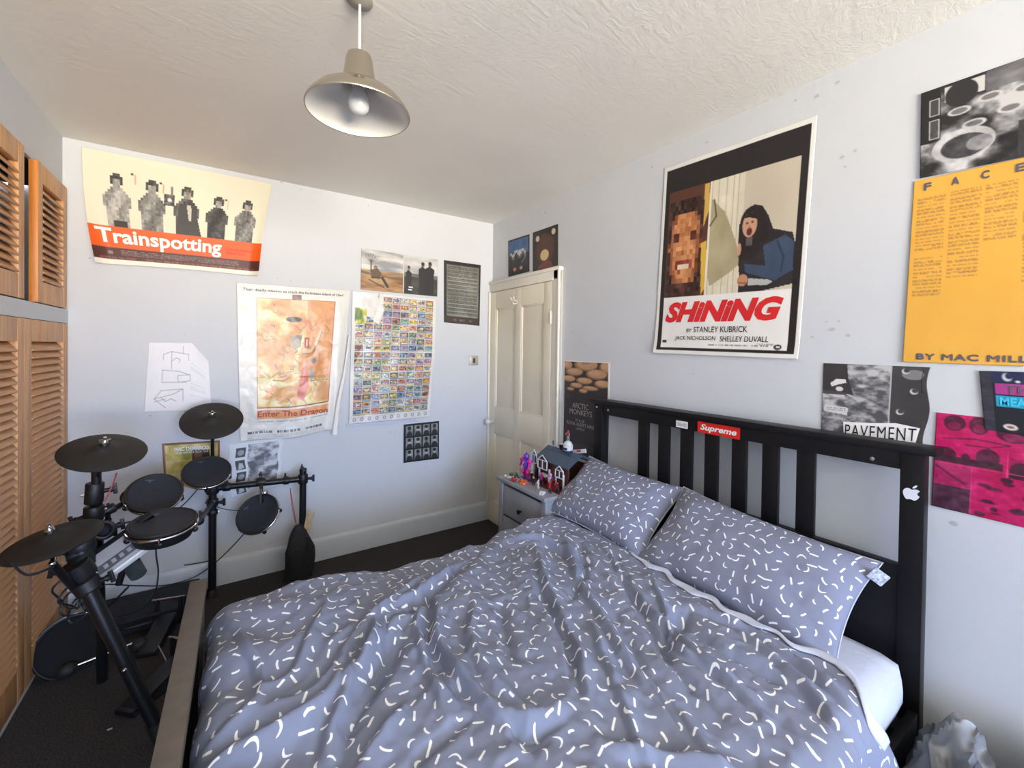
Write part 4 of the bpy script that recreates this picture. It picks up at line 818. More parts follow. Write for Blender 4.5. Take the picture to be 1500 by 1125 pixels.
far = np.clip((y+1.515)/.03, 0, 1)               # the far hem stays short of the bedside table
X = np.maximum(X, -2.0435) + .023*(np.minimum(Y, -1.335)+1.335)/.85*np.clip((-1.6-X)/.4, 0, 1)
V = np.stack([X, Y, Z], -1).reshape(-1, 3)
# folded-under head hem: extra rows give thickness
def grid_obj(name, V, nu, nv, m, U=None, thick=0., parent=None):
    idx = np.arange(nu*nv).reshape(nu, nv); q = np.stack([idx[:-1, :-1], idx[1:, :-1], idx[1:, 1:], idx[:-1, 1:]], -1).reshape(-1, 4)
    me = bpy.data.meshes.new(name); me.from_pydata(V.tolist(), [], q.tolist()); me.update(); me.polygons.foreach_set('use_smooth', [True]*len(me.polygons))
    if U is not None:
        uv = me.uv_layers.new(name='UVMap'); li = np.zeros(len(me.loops), np.int32); me.loops.foreach_get('vertex_index', li); uv.data.foreach_set('uv', U[li].astype(np.float32).ravel())
    me.materials.append(m); o = bpy.data.objects.new(name, me); S.collection.objects.link(o)
    if thick: md = o.modifiers.new('cloth_thickness', 'SOLIDIFY'); md.thickness = thick; md.offset = -1
    if parent: o.parent = parent; o.matrix_parent_inverse = pworld(parent).inverted()
    return o
UV = np.stack([UVx.ravel(), UVy.ravel()], -1)
dv = grid_obj('duvet', V, NS, NTV, M_duvet, UV, 0)
tag(dv, 'rumpled grey duvet with white sprinkle print spread over the bed', 'duvet')
# make sure the sheet faces up
if dv.data.polygons[NTV*200+150].normal.z < 0: dv.data.flip_normals()
md = dv.modifiers.new('cloth_thickness', 'SOLIDIFY'); md.thickness = .012; md.offset = -1
# white hem turned out along the pillow edge
hx = []; hv = []
j0, j1 = int(NTV*.42), int(NTV*.86)
rows = 7
HV = np.zeros((rows, j1-j0, 3))
VR = V.reshape(NS, NTV, 3); jj = np.arange(j0, j1)
for k in range(rows):
    a = k/(rows-1); wv = (7+2.2*np.sin(jj*.21)+1.8*np.sin(jj*.07+1))*a; i0 = NS-1-np.floor(wv).astype(int); fr = (wv-np.floor(wv))[:, None]
    HV[k] = VR[i0, jj]*(1-fr)+VR[i0-1, jj]*fr + np.array([.004*(1-a), 0, .007+.003*math.sin(a*PI)])
hm = grid_obj('white_hem', HV.reshape(-1, 3), rows, j1-j0, M_sheet, None, .004, dv); hm['label'] = 'white underside of the duvet edge'
# ---------------------------------------------------------------- pillows
def pillow(name, label, c, wdir, udir, w_, h_, th, seed, sag=.0):
    wd = Vector(wdir).normalized(); ud = Vector(udir); ud = (ud-wd*ud.dot(wd)).normalized(); nd = wd.cross(ud)
    root = None; n1_, n2_ = 90, 70
    u = np.linspace(-1, 1, n1_)[:, None]+np.zeros((1, n2_)); v = np.linspace(-1, 1, n2_)[None, :]+np.zeros((n1_, 1))
    pu = u*(1-.075*(1-np.abs(v)**2)*np.abs(u)**3) ; pv = v*(1-.10*(1-np.abs(u)**2)*np.abs(v)**3)
    T = th*np.clip(1-np.abs(u)**3.2, 0, 1)**.62*np.clip(1-np.abs(v)**2.8, 0, 1)**.62
    wr = .010*fbm(u*3+seed, v*2.4, 4, seed) + .007*np.sin(u*9+v*5+2*fbm(u*2, v*2, 2, seed+1))*np.abs(u)**2*.8
    out = []
    for sgn in (1, -1):
        d = sgn*(T/2 + (wr*np.clip(T/th*2, 0, 1) if sgn > 0 else 0)) - sag*(v*v)*.0
        P = np.array(c)[None, None]+pu[..., None]*np.array(wd)*w_/2+pv[..., None]*np.array(ud)*h_/2+d[..., None]*np.array(nd)
        out.append(P)
    V_ = np.concatenate([out[0].reshape(-1, 3), out[1].reshape(-1, 3)]); idx = np.arange(n1_*n2_).reshape(n1_, n2_)
    q = np.stack([idx[:-1, :-1], idx[1:, :-1], idx[1:, 1:], idx[:-1, 1:]], -1).reshape(-1, 4); q2 = q[:, ::-1]+n1_*n2_
    me = bpy.data.meshes.new(name); me.from_pydata(V_.tolist(), [], q.tolist()+q2.tolist()); me.update()
    uv = me.uv_layers.new(name='UVMap'); U1 = np.stack([(u*w_/2+seed).ravel(), (v*h_/2+seed).ravel()], -1); U1 = np.concatenate([U1, U1+3.3])
    li = np.zeros(len(me.loops), np.int32); me.loops.foreach_get('vertex_index', li); uv.data.foreach_set('uv', U1[li].astype(np.float32).ravel())
    b = bmesh.new(); b.from_mesh(me); bmesh.ops.remove_doubles(b, verts=b.verts[:], dist=.0015); bmesh.ops.recalc_face_normals(b, faces=b.faces[:]); b.to_mesh(me); b.free()
    me.polygons.foreach_set('use_smooth', [True]*len(me.polygons)); me.materials.append(M_pillow)
    o = bpy.data.objects.new(name, me); S.collection.objects.link(o); tag(o, label, 'pillow')
    ring = [(-1+2*k/30, -1) for k in range(30)]+[(1, -1+2*k/24) for k in range(24)]+[(1-2*k/30, 1) for k in range(30)]+[(-1, 1-2*k/24) for k in range(24)]
    pts = []
    for a, bb in ring:
        ua = a*(1-.075*(1-abs(bb)**2)*abs(a)**3); va = bb*(1-.10*(1-abs(a)**2)*abs(bb)**3); pts.append(Vector(c)+wd*ua*w_/2+ud*va*h_/2)
    pp = mk('piping', G().tube(pts, .0035, 6, True), M_pillow2, o, 60, False)
    return o, wd, ud, nd
M_pillow2 = mat('piping_cotton', (176, 180, 194), .85)
pillow('pillow', 'grey sprinkle pillow leaning in the far corner beside the toys', (-.285, -1.715, .735), (.02, -1, -.03), (.31, .10, .25), .66, .43, .17, 3)
o, wd, ud, nd = pillow('pillow', 'large grey sprinkle pillow at the near end of the headboard', (-.290, -2.410, .708), (-.01, -1, -.06), (.31, .05, .26), .77, .43, .17, 8)
cl = Vector((-.245, -2.845, .895)); 
g = G(); g.box(-.003, .003, -.035, .012, -.022, .022, .002, Matrix.Translation((-.19, -2.80, .80)) @ Matrix.Rotation(.5, 4, 'Z') @ Matrix.Rotation(.6, 4, 'X')); mk('care_label', g, mat('lace_label', (170, 176, 190), .8, var=.25, vscale=120), o)
# ---------------------------------------------------------------- bedside table
nt = thing('bedside_table', 'grey painted bedside table with drawer between door and bed', 'bedside table', (-.33, -1.2, 0))
g = G(); g.box(-.512, -.13, -1.432, -.930, .678, .700, .004); mk('table_top', g, M_grey, nt)
for y0, y1 in ((-.945, -.975), (-1.395, -1.425)):
    mk('side_panel', G().box(-.495, -.15, y1, y0, .04, .678, .002), M_grey, nt)
for x0, y0 in ((-.500, -.943), (-.500, -1.391), (-.185, -.943), (-.185, -1.391)): mk('leg', G().box(x0, x0+.04, y0-.036, y0+.002, 0, .6785, .002), M_grey, nt)
mk('back_panel', G().box(-.16, -.15, -1.395, -.975, .1, .678), M_grey, nt)
dr = mk('drawer', G().box(-.494, -.48, -1.389, -.982, .470, .655, .003), M_grey, nt)
mk('drawer_knob', G().lathe([(.006, 0), (.007, .012), (.014, .018), (.014, .025), (.008, .029)], (-.494, -1.185, .545), (-1, 0, 0), 16), M_black, dr)
dr = mk('lower_drawer', G().box(-.494, -.48, -1.389, -.982, .255, .455, .003), M_grey, nt)
mk('bottom_shelf', G().box(-.49, -.16, -1.39, -.98, .20, .22, .002), M_grey, nt)
# ---------------------------------------------------------------- toys on the bedside table
C_ = {n: mat('toy_'+n, c_, .3) for n, c_ in dict(navy=(58, 78, 104), white=(214, 218, 220), brown=(84, 44, 38), purple=(104, 60, 176), magenta=(204, 40, 140), orange=(226, 106, 40), red=(190, 38, 44), blue=(80, 140, 190), black=(28, 28, 32), tan=(190, 160, 110), lilac=(190, 150, 190), darkred=(120, 40, 40), green=(70, 110, 80), silver=(150, 154, 160)).items()}
th = thing('toy_house', 'brick-built toy house with dark blue roof and white window gables', 'toy', (-.25, -1.27, .70))
yA, yB = -1.095, -1.475
mk('back_wall', G().box(-.165, -.155, -1.425, yA, .701, .84, .001), C_['brown'], th)
def slab(g, y0, y1, x0, z0, x1, z1, t=.008):
    g.add([(x0, y0, z0), (x0, y1, z0), (x1, y1, z1), (x1, y0, z1), (x0, y0, z0-t), (x0, y1, z0-t), (x1, y1, z1-t), (x1, y0, z1-t)], [(0, 1, 2, 3), (7, 6, 5, 4), (0, 4, 5, 1), (1, 5, 6, 2), (2, 6, 7, 3), (3, 7, 4, 0)])
g = G(); slab(g, -1.10, -1.425, -.335, .838, -.22, .905); slab(g, -1.10, -1.425, -.10, .850, -.22, .905)
for yy in np.arange(-1.12, -1.42, -.024): g.lathe([(.0045, 0), (.0045, .003)], (-.25, yy, .888), (-.5, 0, .86), 8)
mk('roof', g, C_['navy'], th, 20)
def gable(y0, y1, zb, zt, xf_):
    w_ = abs(y1-y0); ym = (y0+y1)/2; zs = zb+(zt-zb)*.62; g = G(); r = .0035
    for a, b in (((y0, zb), (y0, zs)), ((y1, zb), (y1, zs)), ((y0, zs), (ym, zt)), ((y1, zs), (ym, zt)), ((y0, zs), (y1, zs)), ((y0, zb), (y1, zb)), ((ym, zb), (ym, zs))): g.rod((xf_, *a), (xf_, *b), r, n=6)
    mk('window_gable', g, C_['white'], th); g = G(); g.add([(xf_+.004, y0, zb), (xf_+.004, y1, zb), (xf_+.004, y1, zs), (xf_+.004, ym, zt), (xf_+.004, y0, zs), (xf_+.008, y0, zb), (xf_+.008, y1, zb), (xf_+.008, y1, zs), (xf_+.008, ym, zt), (xf_+.008, y0, zs)], [(0, 1, 2, 3, 4), (9, 8, 7, 6, 5)]); mk('window_pane', g, C_['blue' if y0 > -1.15 else 'brown'], th, 0)
gable(-1.075, -1.125, .80, .885, -.335); gable(-1.175, -1.265, .795, .880, -.362); gable(-1.335, -1.405, .775, .845, -.352)
for y_ in (-1.09, -1.17, -1.27, -1.33, -1.40): mk('column', G().box(-.350, -.341, y_-.005, y_+.005, .701, .80, .001), C_['white'], th)
mk('front_wall', G().box(-.332, -.322, -1.425, -1.10, .701, .838, .001), C_['brown'], th)
mk('window_frame', G().box(-.365, -.332, -1.262, -1.188, .748, .762, .001), C_['white'], th); mk('floor_plate', G().box(-.40, -.155, -1.428, yA, .701, .706, .001), C_['darkred'], th)
for y_, c__ in ((-1.15, 'black'), (-1.30, 'darkred'), (-1.365, 'brown')): mk('shutter', G().box(-.345, -.333, y_-.018, y_+.018, .72, .79, .001), C_[c__], th)
def tub():
    t_ = thing('toy_tub', 'white printed tub standing on the toy house roof', 'toy', (-.225, -1.30, .905))
    mk('tub_body', G().lathe([(.020, 0), (.030, .008), (.031, .036), (.028, .038)], (-.225, -1.30, .906), n=24), C_['white'], t_); mk('tub_lid', G().lathe([(.029, 0), (.024, .012), (.012, .022), (.003, .025)], (-.225, -1.30, .945), n=24), C_['white'], t_)
    mk('printed_band', G().box(-.258, -.254, -1.325, -1.290, .918, .930, .001), C_['black'], t_)
tub()
t_ = thing('toy_cup', 'black and white toy cup beside the white tub', 'toy', (-.23, -1.245, .905)); mk('cup_body', G().lathe([(.010, 0), (.014, .03), (.012, .031)], (-.232, -1.243, .906), n=14), C_['black'], t_); mk('cup_rim', G().lathe([(.0145, 0), (.015, .004)], (-.232, -1.243, .937), n=14), C_['white'], t_)
def figure(name, label, x_, y_, z_, s_, body, limb, head, leg=1., lean=0., extra=None):
    t_ = thing(name, label, 'toy figure', (x_, y_, z_)); m_ = Matrix.Translation((x_, y_, z_)) @ Matrix.Rotation(lean, 4, 'X') @ Matrix.Scale(s_, 4)
    def pt(a): return m_ @ Vector(a)
    L_ = .45*leg
    for sg_ in (-1, 1):
        mk('leg', G().rod(pt((0, sg_*.16, 0)), pt((0, sg_*.10, L_)), .055*s_, .075*s_, 8).box(x_-.01*s_*10*.1, x_+.01*s_, y_+sg_*.16*s_-.05*s_, y_+sg_*.16*s_+.05*s_, z_, z_+.05*s_), C_[limb], t_)
        mk('arm', G().tube([pt((0, sg_*.16, L_+.36)), pt((-.06, sg_*.30, L_+.22)), pt((-.12, sg_*.30, L_+.08))], .05*s_, 7), C_[limb], t_)
    mk('torso', G().lathe([(.10*s_, 0), (.15*s_, .12*s_), (.19*s_, .34*s_), (.08*s_, .42*s_)], pt((0, 0, L_-.02)), m_.to_3x3() @ Vector((0, 0, 1)), 12), C_[body], t_)
    mk('head', G().sph(pt((0, 0, L_+.52)), .13*s_, (1, 1, 1.1), 12), C_[head], t_)
    if extra: extra(t_, pt, s_)
    return t_
def mech_extra(t_, pt, s_):
    for sg_ in (-1, 1): mk('shoulder_plate', G().sph(pt((-.02, sg_*.26, .80)), .12*s_, (1, 1, .8), 10), C_['magenta'], t_); mk('knee_plate', G().sph(pt((-.06, sg_*.16, .32)), .09*s_, (1, 1, 1.3), 10), C_['magenta'], t_); mk('foot', G().box(pt((-.16, sg_*.17, 0)).x, pt((.08, 0, 0)).x, pt((0, sg_*.17-.08, 0)).y, pt((0, sg_*.17+.08, 0)).y, pt((0, 0, 0)).z, pt((0, 0, .08)).z, .002), C_['purple'], t_)
    mk('crest', G().rod(pt((0, 0, 1.02)), pt((.02, .02, 1.18)), .06*s_, .01*s_), C_['magenta'], t_); mk('chest_light', G().sph(pt((-.17, 0, .72)), .05*s_, (1, 1, 1), 8), C_['lilac'], t_)
figure('toy_robot', 'purple and magenta toy robot standing left of the toy house', -.385, -1.085, .7012, .150, 'purple', 'magenta', 'purple', extra=mech_extra)
figure('toy_figure', 'red toy figure on long thin legs above the white tub', -.225, -1.30, .9705, .052, 'red', 'silver', 'red', 1.25)
figure('toy_figure', 'tiny blue toy figure standing on the house roof', -.222, -1.155, .908, .034, 'blue', 'blue', 'black', .8)
figure('toy_figure', 'small tan toy figure held up at the far left', -.20, -.985, .7012, .075, 'tan', 'white', 'brown')
figure('toy_figure', 'red and black toy figure at the front right of the table', -.425, -1.375, .7012, .058, 'red', 'black', 'red')
figure('toy_figure', 'lilac toy figure leaning beside the toy house columns', -.39, -1.325, .7072, .085, 'lilac', 'darkred', 'lilac', lean=.1)
figure('toy_figure', 'black toy figure before the toy house door', -.425, -1.215, .7012, .05, 'black', 'black', 'tan')
figure('toy_figure', 'white hooded toy figure before the toy house', -.435, -1.275, .7012, .045, 'white', 'white', 'white')
figure('toy_figure', 'dark red toy figure in the crowd by the pillow', -.40, -1.410, .7012, .062, 'darkred', 'black', 'darkred')
def heap(name, label, x_, y_, col, l_, a_, wing=None, z_=.7012):
    t_ = thing(name, label, 'toy', (x_, y_, z_)); m_ = Matrix.Translation((x_, y_, z_)) @ Matrix.Rotation(a_, 4, 'Z')
    g = G(); g.box(-.010, .010, -l_/2, l_/2, 0, .010, .002, m_); g.sph(m_ @ Vector((0, l_/2, .010)), .010, seg=10); mk('toy_body', g, C_[col], t_)
    for k_, sg_ in ((-.3, 1), (-.3, -1), (.25, 1), (.25, -1)): mk('toy_limb', G().tube([m_ @ Vector((0, k_*l_, .006)), m_ @ Vector((sg_*.014, k_*l_, .014)), m_ @ Vector((sg_*.026, k_*l_*1.2, .004))], .004, 6), C_[wing or col], t_)
heap('toy_dragon', 'orange articulated toy lying at the table front edge', -.455, -1.150, 'orange', .075, -.5)
heap('toy_vehicle', 'white and silver toy craft lying at the far front corner', -.465, -1.015, 'white', .06, .7, 'silver')
heap('toy_vehicle', 'dull red toy craft lying next to the white one', -.47, -1.075, 'darkred', .05, -.8, 'red')
heap('toy_vehicle', 'blue toy piece lying under the purple robot', -.425, -1.110, 'blue', .045, .3, 'black')
heap('toy_vehicle', 'green-brown toy lying behind the white craft', -.41, -.985, 'green', .05, 1.2, 'brown')
heap('toy_figure', 'tiny white toy alone near the right corner of the table', -.48, -1.375, 'white', .022, .5)
figure('toy_figure', 'black toy figure standing behind the orange toy', -.40, -1.165, .7072, .062, 'black', 'black', 'tan')
figure('toy_figure', 'magenta toy figure between the house gables', -.385, -1.245, .7072, .066, 'magenta', 'black', 'magenta')
figure('toy_figure', 'dark brown toy figure at the house corner post', -.372, -1.345, .7072, .070, 'brown', 'red', 'black')
figure('toy_figure', 'small silver toy figure left of the purple robot', -.33, -1.015, .7012, .055, 'silver', 'brown', 'tan')
heap('toy_vehicle', 'black toy piece lying under the blue one', -.445, -1.095, 'black', .05, -.2, 'silver', z_=.7012)
t_ = thing('toy_ship', 'white and red toy plate ship leaning behind the roof', 'toy', (-.16, -1.38, .86)); mk('ship_hull', G().box(-.004, .004, -.06, .06, -.012, .012, .003, Matrix.Translation((-.20, -1.375, .915)) @ Matrix.Rotation(-.25, 4, 'X')), C_['white'], t_); mk('ship_stripe', G().box(-.006, -.003, -.018, .018, -.006, .006, .001, Matrix.Translation((-.20, -1.375, .918)) @ Matrix.Rotation(-.25, 4, 'X')), C_['red'], t_)
# ---------------------------------------------------------------- electronic drum kit
kit = thing('electronic_drum_kit', 'black electronic drum kit with rubber pads on a tube rack', 'drum kit', (-2.2, -.7, 0))
def pad(c, n, R_, lab, depth=.045, ref=(0, 0, 1), em=True, k0=.3):
    c = Vector(c); n = Vector(n).normalized(); m_ = frame(c, n)
    sh = mk('drum_pad', G().lathe([(R_*.55, -depth-.012), (R_*.90, -depth), (R_*.97, -depth*.55), (R_*.985, -.012), (R_*.985, -.004)], c, n, 40), M_plas, kit); sh['label'] = lab
    mk('pad_head', G().lathe([(R_*.985, -.006), (R_*.985, .002), (R_*.94, .006), (R_*.90, .0035), (R_*.001, .0035)], c, n, 48, False), M_mesh, sh, 40)
    ring = [m_ @ Vector(((R_+.004)*math.cos(a), (R_+.004)*math.sin(a), -.016)) for a in np.linspace(0, 2*PI, 48, endpoint=False)]
    mk('chrome_hoop', G().tube(ring, .0068, 8, True), M_chrome, sh, 60)
    ring = [m_ @ Vector(((R_+.002)*math.cos(a), (R_+.002)*math.sin(a), .001)) for a in np.linspace(0, 2*PI, 48, endpoint=False)]
    mk('rubber_rim', G().tube(ring, .0068, 8, True), M_rub, sh, 60)
    for k in range(5):
        a = 2*PI*k/5+k0; p = m_ @ Vector(((R_+.009)*math.cos(a), (R_+.009)*math.sin(a), -.004))
        g = G(); g.rod(p, p-n*.034, .0045, n=8); mk('tension_screw', g, M_chrome, sh)
        q_ = m_ @ Vector(((R_+.004)*math.cos(a), (R_+.004)*math.sin(a), -.036)); mk('lug', G().sph(q_, .012, (1, 1, 1), 8), M_plas, sh)
    if em:
        # small faint emblem: a wide notched T-shaped bird mark
        upv = (Vector((0, 1, 0))-n*n.y).normalized(); rt = upv.cross(n)
        if rt.x < 0: rt = -rt
        E = [(-.9, .45), (.9, .45), (.35, .10), (.16, .10), (.22, -.45), (-.05, -.22), (-.12, .10), (-.45, .12)]
        o_ = c+upv*R_*.62-rt*R_*.28+n*.0045; g = G(); g.add([o_+rt*x_*.022+upv*y_*.022 for x_, y_ in E], [tuple(range(8))[::-1]])
        mk('emblem', g, M_embl, sh, 0)
    return sh
M_embl = flat('faint_grey_print', (84, 88, 98), .6)
def cymbal(c, n, R_, lab, chip=.35):
    c = Vector(c); n = Vector(n).normalized()
    o_ = mk('cymbal_pad', G().lathe([(.02, -.022), (R_*.3, -.014), (R_*.92, -.010), (R_, -.007), (R_+.002, -.002), (R_*.985, .001), (R_*.6, .009), (R_*.3, .015), (R_*.24, .022), (R_*.14, .030), (.012, .032)], c, n, 64), M_rub, kit, 50); o_['label'] = lab
    mk('wing_nut', G().lathe([(.012, 0), (.014, .008), (.010, .020), (.006, .024), (.006, .034)], c+n*.031, n, 14).box(-.018, .018, -.003, .003, .010, .024, .002, frame(c+n*.031, n)), M_chrome, o_)
    mk('felt_washer', G().lathe([(.018, 0), (.018, .006)], c+n*.0275, n, 16), M_plas, o_)
    return o_
def tubes(name, L, r, lab=None, m=None):
    for a, b in L: o_ = mk(name, G().rod(a, b, r, n=18), m or M_tube, kit)
    if lab: o_['label'] = lab
def clamp(c, axis, r=.030, h_=.05, knob=(1, 0, 0)):
    c = Vector(c); ax = Vector(axis).normalized()
    g = G().lathe([(r*.9, -h_/2), (r, -h_/2+.005), (r, h_/2-.005), (r*.9, h_/2)], c, ax, 16); kn = Vector(knob).normalized(); g.rod(c, c+kn*(r+.022), .009, n=10)
    o_ = mk('clamp', g, M_plas, kit); mk('wing_bolt', G().rod(c+kn*(r+.018), c+kn*(r+.030), .013, .010, 10).box(-.005, .005, -.022, .022, 0, .014, .002, frame(c+kn*(r+.026), kn)), M_plas, o_)
    mk('clamp_screw', G().rod(c-kn*(r-.004), c-kn*(r+.010), .005, n=8), M_chrome, o_); return o_
P1 = (-2.052, -.135); P2 = (-1.563, -.205)
tubes('rack_post', [((*P1, .012), (*P1, .80)), ((*P2, .012), (*P2, .728))], .021)
for p in (P1, P2): mk('rubber_foot', G().lathe([(.030, 0), (.032, .008), (.026, .035), (.021, .045)], (*p, .0005), n=18), M_rub, kit)
mk('rack_bar', G().rod((P1[0], P1[1], .662), (P2[0], P2[1], .660), .019, n=18), M_tube, kit)
clamp((*P1, .665), (0, 0, 1), .034, .07, (1, .3, 0)); clamp((*P1, .575), (0, 0, 1), .030, .045, (1, -.4, 0)); clamp((*P1, .515), (0, 0, 1), .028, .03, (-1, 0, 0)); clamp((*P2, .660), (0, 0, 1), .030, .06, (1, -.3, 0)); clamp((P2[0], P2[1], .72), (0, 0, 1), .0225, .016, (0, 1, .0))
clamp((-1.98, -.145, .661), (1, -.14, 0), .025, .04, (0, 1, .2)); clamp((-1.66, -.19, .660), (1, -.14, 0), .025, .035, (0, 1, .2))
cymbal((-2.397, -0.959, 1.102), (.12, -.36, .93), .134, 'upper left round cymbal pad'); cymbal((-2.052, -0.311, 1.105), (0, -.56, .83), .150, 'top cymbal pad against the wall'); cymbal((-2.492, -1.164, 0.844), (-.16, -.12, .97), .130, 'low left hi-hat pad')
pad((-2.265, -0.713, 0.840), (.10, -.60, .80), .101, 'left tom pad'); pad((-2.075, -0.360, 0.826), (.03, -.52, .86), .108, 'small tom pad against the wall'); pad((-2.201, -1.058, 0.807), (0, -.14, .99), .108, 'snare pad', .062); pad((-1.829, -0.348, 0.533), (-.42, -.62, .62), .111, 'floor tom pad on the right', k0=.9)
# stand rods
mk('cymbal_rod', G().rod((-2.053, -0.287, 1.102), (P1[0], P1[1], .78), .0095), M_tube, kit)
mk('cymbal_rod', G().rod((-2.429, -0.902, 1.013), (-2.431, -0.891, 0.884), .016), M_tube, kit); mk('cymbal_rod', G().rod((-2.393, -0.950, 1.081), (-2.429, -0.903, 0.985), .009), M_tube, kit)
mk('tom_arm', G().rod((P1[0], P1[1], .72), (-2.077, -0.287, 0.769), .012), M_tube, kit)
mk('left_post', G().rod((-2.436, -0.863, 0.891), (-2.451, -0.660, -0.028), .019), M_tube, kit)
clamp((-2.438, -0.885, 0.920), (0.05, 0, 1), .030, .085, (1, .1, .1)); clamp((-2.440, -0.885, 0.836), (0.05, 0, 1), .033, .06, (-1, -.1, -.3)); clamp((-2.435, -0.878, 0.747), (0, 0, 1), .027, .03, (1, 0, 0))
mk('tom_arm', G().tube(spline([(-2.436, -0.876, 0.818), (-2.407, -0.799, 0.813), (-2.377, -0.699, 0.805), (-2.348, -0.634, 0.815)], 5), .013, 10), M_tube, kit); clamp((-2.407, -0.823, 0.823), (1, .3, .3), .021, .05, (0, 0, -1)); mk('arm_bracket', G().sph((-2.368, -0.669, 0.826), .026, (1, 1, 1.2), 10), M_plas, kit)
mk('snare_arm', G().rod((-2.088, -0.895, 0.729), (P1[0], P1[1], .575), .011), M_tube, kit); mk('arm_bracket', G().sph((-2.087, -0.919, 0.740), .020), M_plas, kit)
mk('tom_arm', G().rod((-1.803, -0.329, 0.592), (-1.80, -.17, .665), .010), M_tube, kit); clamp((-1.80, -.17, .668), (1, -.14, 0), .025, .05, (0, .3, 1)); mk('arm_bracket', G().sph((-1.788, -0.314, 0.639), .018), M_chrome, kit); mk('tom_stem', G().rod((-1.810, -0.323, 0.670), (-1.810, -0.324, 0.587), .007), M_chrome, kit)
mk('snare_bracket', G().sph((-2.253, -1.037, 0.724), .022, (1, 1, 1.3), 10), M_plas, kit)
# junction, leg and hi-hat arm on the left
mk('rack_joint', G().rod((-2.448, -1.001, 0.814), (-2.435, -1.083, 0.700), .036, .040), M_plas, kit); clamp((-2.438, -1.106, 0.690), (.4, .2, -1), .046, .075, (-1, .2, .2)); clamp((-2.410, -1.137, 0.646), (.5, -.1, -1), .040, .045, (1, -.2, .3)); mk('rack_joint', G().sph((-2.445, -1.051, 0.767), .046, (1, 1, 1.2), 12), M_plas, kit)
mk('rack_leg', G().rod((-2.429, -1.112, 0.672), (-2.189, -1.186, 0.004), .025, .022, 20), M_tube, kit); mk('rubber_foot', G().rod((-2.214, -1.180, 0.076), (-2.183, -1.178, -0.021), .028, .030, 18), M_rub, kit); o = mk('leg_bolt', G().sph((-2.298, -1.205, 0.329), .008), M_chrome, kit)
mk('hi_hat_arm', G().rod((-2.480, -1.221, 0.781), (-2.437, -1.143, 0.637), .012), M_tube, kit); mk('hi_hat_arm', G().rod((-2.480, -1.221, 0.781), (-2.484, -1.181, 0.828), .008), M_chrome, kit); mk('arm_bracket', G().sph((-2.480, -1.227, 0.784), .011), M_chrome, kit)
clamp((-2.452, -1.071, 0.746), (1, 0, .2), .024, .05, (-1, 0, .4)); clamp((-2.405, -0.934, 0.780), (0, 1, .1), .028, .05, (1, .1, .1)); mk('cable_reel', G().tube([frame((-2.396, -0.964, 0.784), (0.1, -1, .1)) @ Vector((.030*math.cos(a), .030*math.sin(a), 0)) for a in np.linspace(0, 2*PI, 20, endpoint=False)], .009, 8, True), M_plas, kit)
# sound module
mA, mB = Vector((-2.376, -1.124, 0.667)), Vector((-2.235, -1.096, 0.760)); md_ = (mB-mA); ml = md_.length; mx_ = md_.normalized(); mz_ = Vector((.28, -.52, .80)); mz_ = (mz_-mx_*mz_.dot(mx_)).normalized(); my_ = mz_.cross(mx_)
MM = Matrix((mx_, my_, mz_)).transposed().to_4x4(); MM.translation = (mA+mB)/2
mo = mk('sound_module', G().box(-ml/2-.01, ml/2+.01, -.012, .085, -.034, 0, .006, MM), M_slab, kit); mo['label'] = 'grey sound module with white front edge'
mk('module_front', G().box(-ml/2-.008, ml/2+.012, -.018, -.0115, -.036, -.004, .002, MM), M_white, mo); mk('control_strip', G().box(-ml/2, ml/2-.015, .002, .034, -.001, .003, .001, MM), mat('module_dark', (88, 86, 88), .4), mo)
for k in range(5): mk('button', G().box(-ml/2+.02+k*.026, -ml/2+.034+k*.026, .010, .026, .002, .006, .001, MM), C_['silver'], mo)
mk('display', G().box(ml/2-.038, ml/2-.022, .012, .026, .002, .005, .001, MM), M_white, mo); mk('module_back', G().box(-ml/2+.02, ml/2+.05, .086, .105, -.03, -.002, .003, MM), M_tube, mo)
mk('grip_tube', G().rod((-2.321, -0.968, 0.652), (-2.279, -1.045, 0.607), .030, .028), mat('teal_grey_rubber', (52, 62, 64), .6), kit); mk('pedal_cable_plug', G().rod((-2.334, -0.959, 0.624), (-2.353, -0.948, 0.545), .012), M_plas, kit); mk('grip_knob', G().rod((-2.302, -0.980, 0.686), (-2.291, -1.012, 0.651), .013), M_plas, kit)
# cables
def cable(pts, r=.0032, m=None, name='cable'): return mk(name, G().tube(spline(pts, 8), r, 6), m or M_cable, kit, 60)
cable([(-2.226, -1.043, 0.731), (-2.225, -1.032, 0.662), (-2.223, -0.987, 0.570), (-2.245, -0.901, 0.449), (-2.306, -0.789, 0.342), (-2.396, -0.693, 0.291), (-2.466, -0.706, 0.316)])
cable([(-1.889, -0.309, 0.418), (-1.959, -0.228, 0.309), (-2.049, -0.121, 0.188), (-2.141, -0.084, 0.122), (-2.268, -0.119, 0.127), (-2.383, -0.281, 0.234), (-2.439, -0.603, 0.409), (-2.423, -0.853, 0.510)])
cable([(-2.049, -0.120, 0.217), (-2.107, -0.106, 0.210), (-2.193, -0.048, 0.192)]); cable([(-2.123, -0.305, 0.711), (-2.156, -0.427, 0.697), (-2.178, -0.653, 0.729)]); cable([(-2.395, -0.868, 0.746), (-2.372, -0.764, 0.733), (-2.351, -0.718, 0.725)])
cable([(-2.055, -0.040, 0.530), (-1.987, -0.121, 0.516), (-1.918, -0.204, 0.521)], .002); cable([(-2.362, -0.936, 1.003), (-2.380, -0.900, 0.948), (-2.406, -0.896, 0.880)], .003, M_red); cable([(-2.471, -1.251, 0.782), (-2.528, -1.261, 0.775), (-2.560, -1.286, 0.840)], .004)
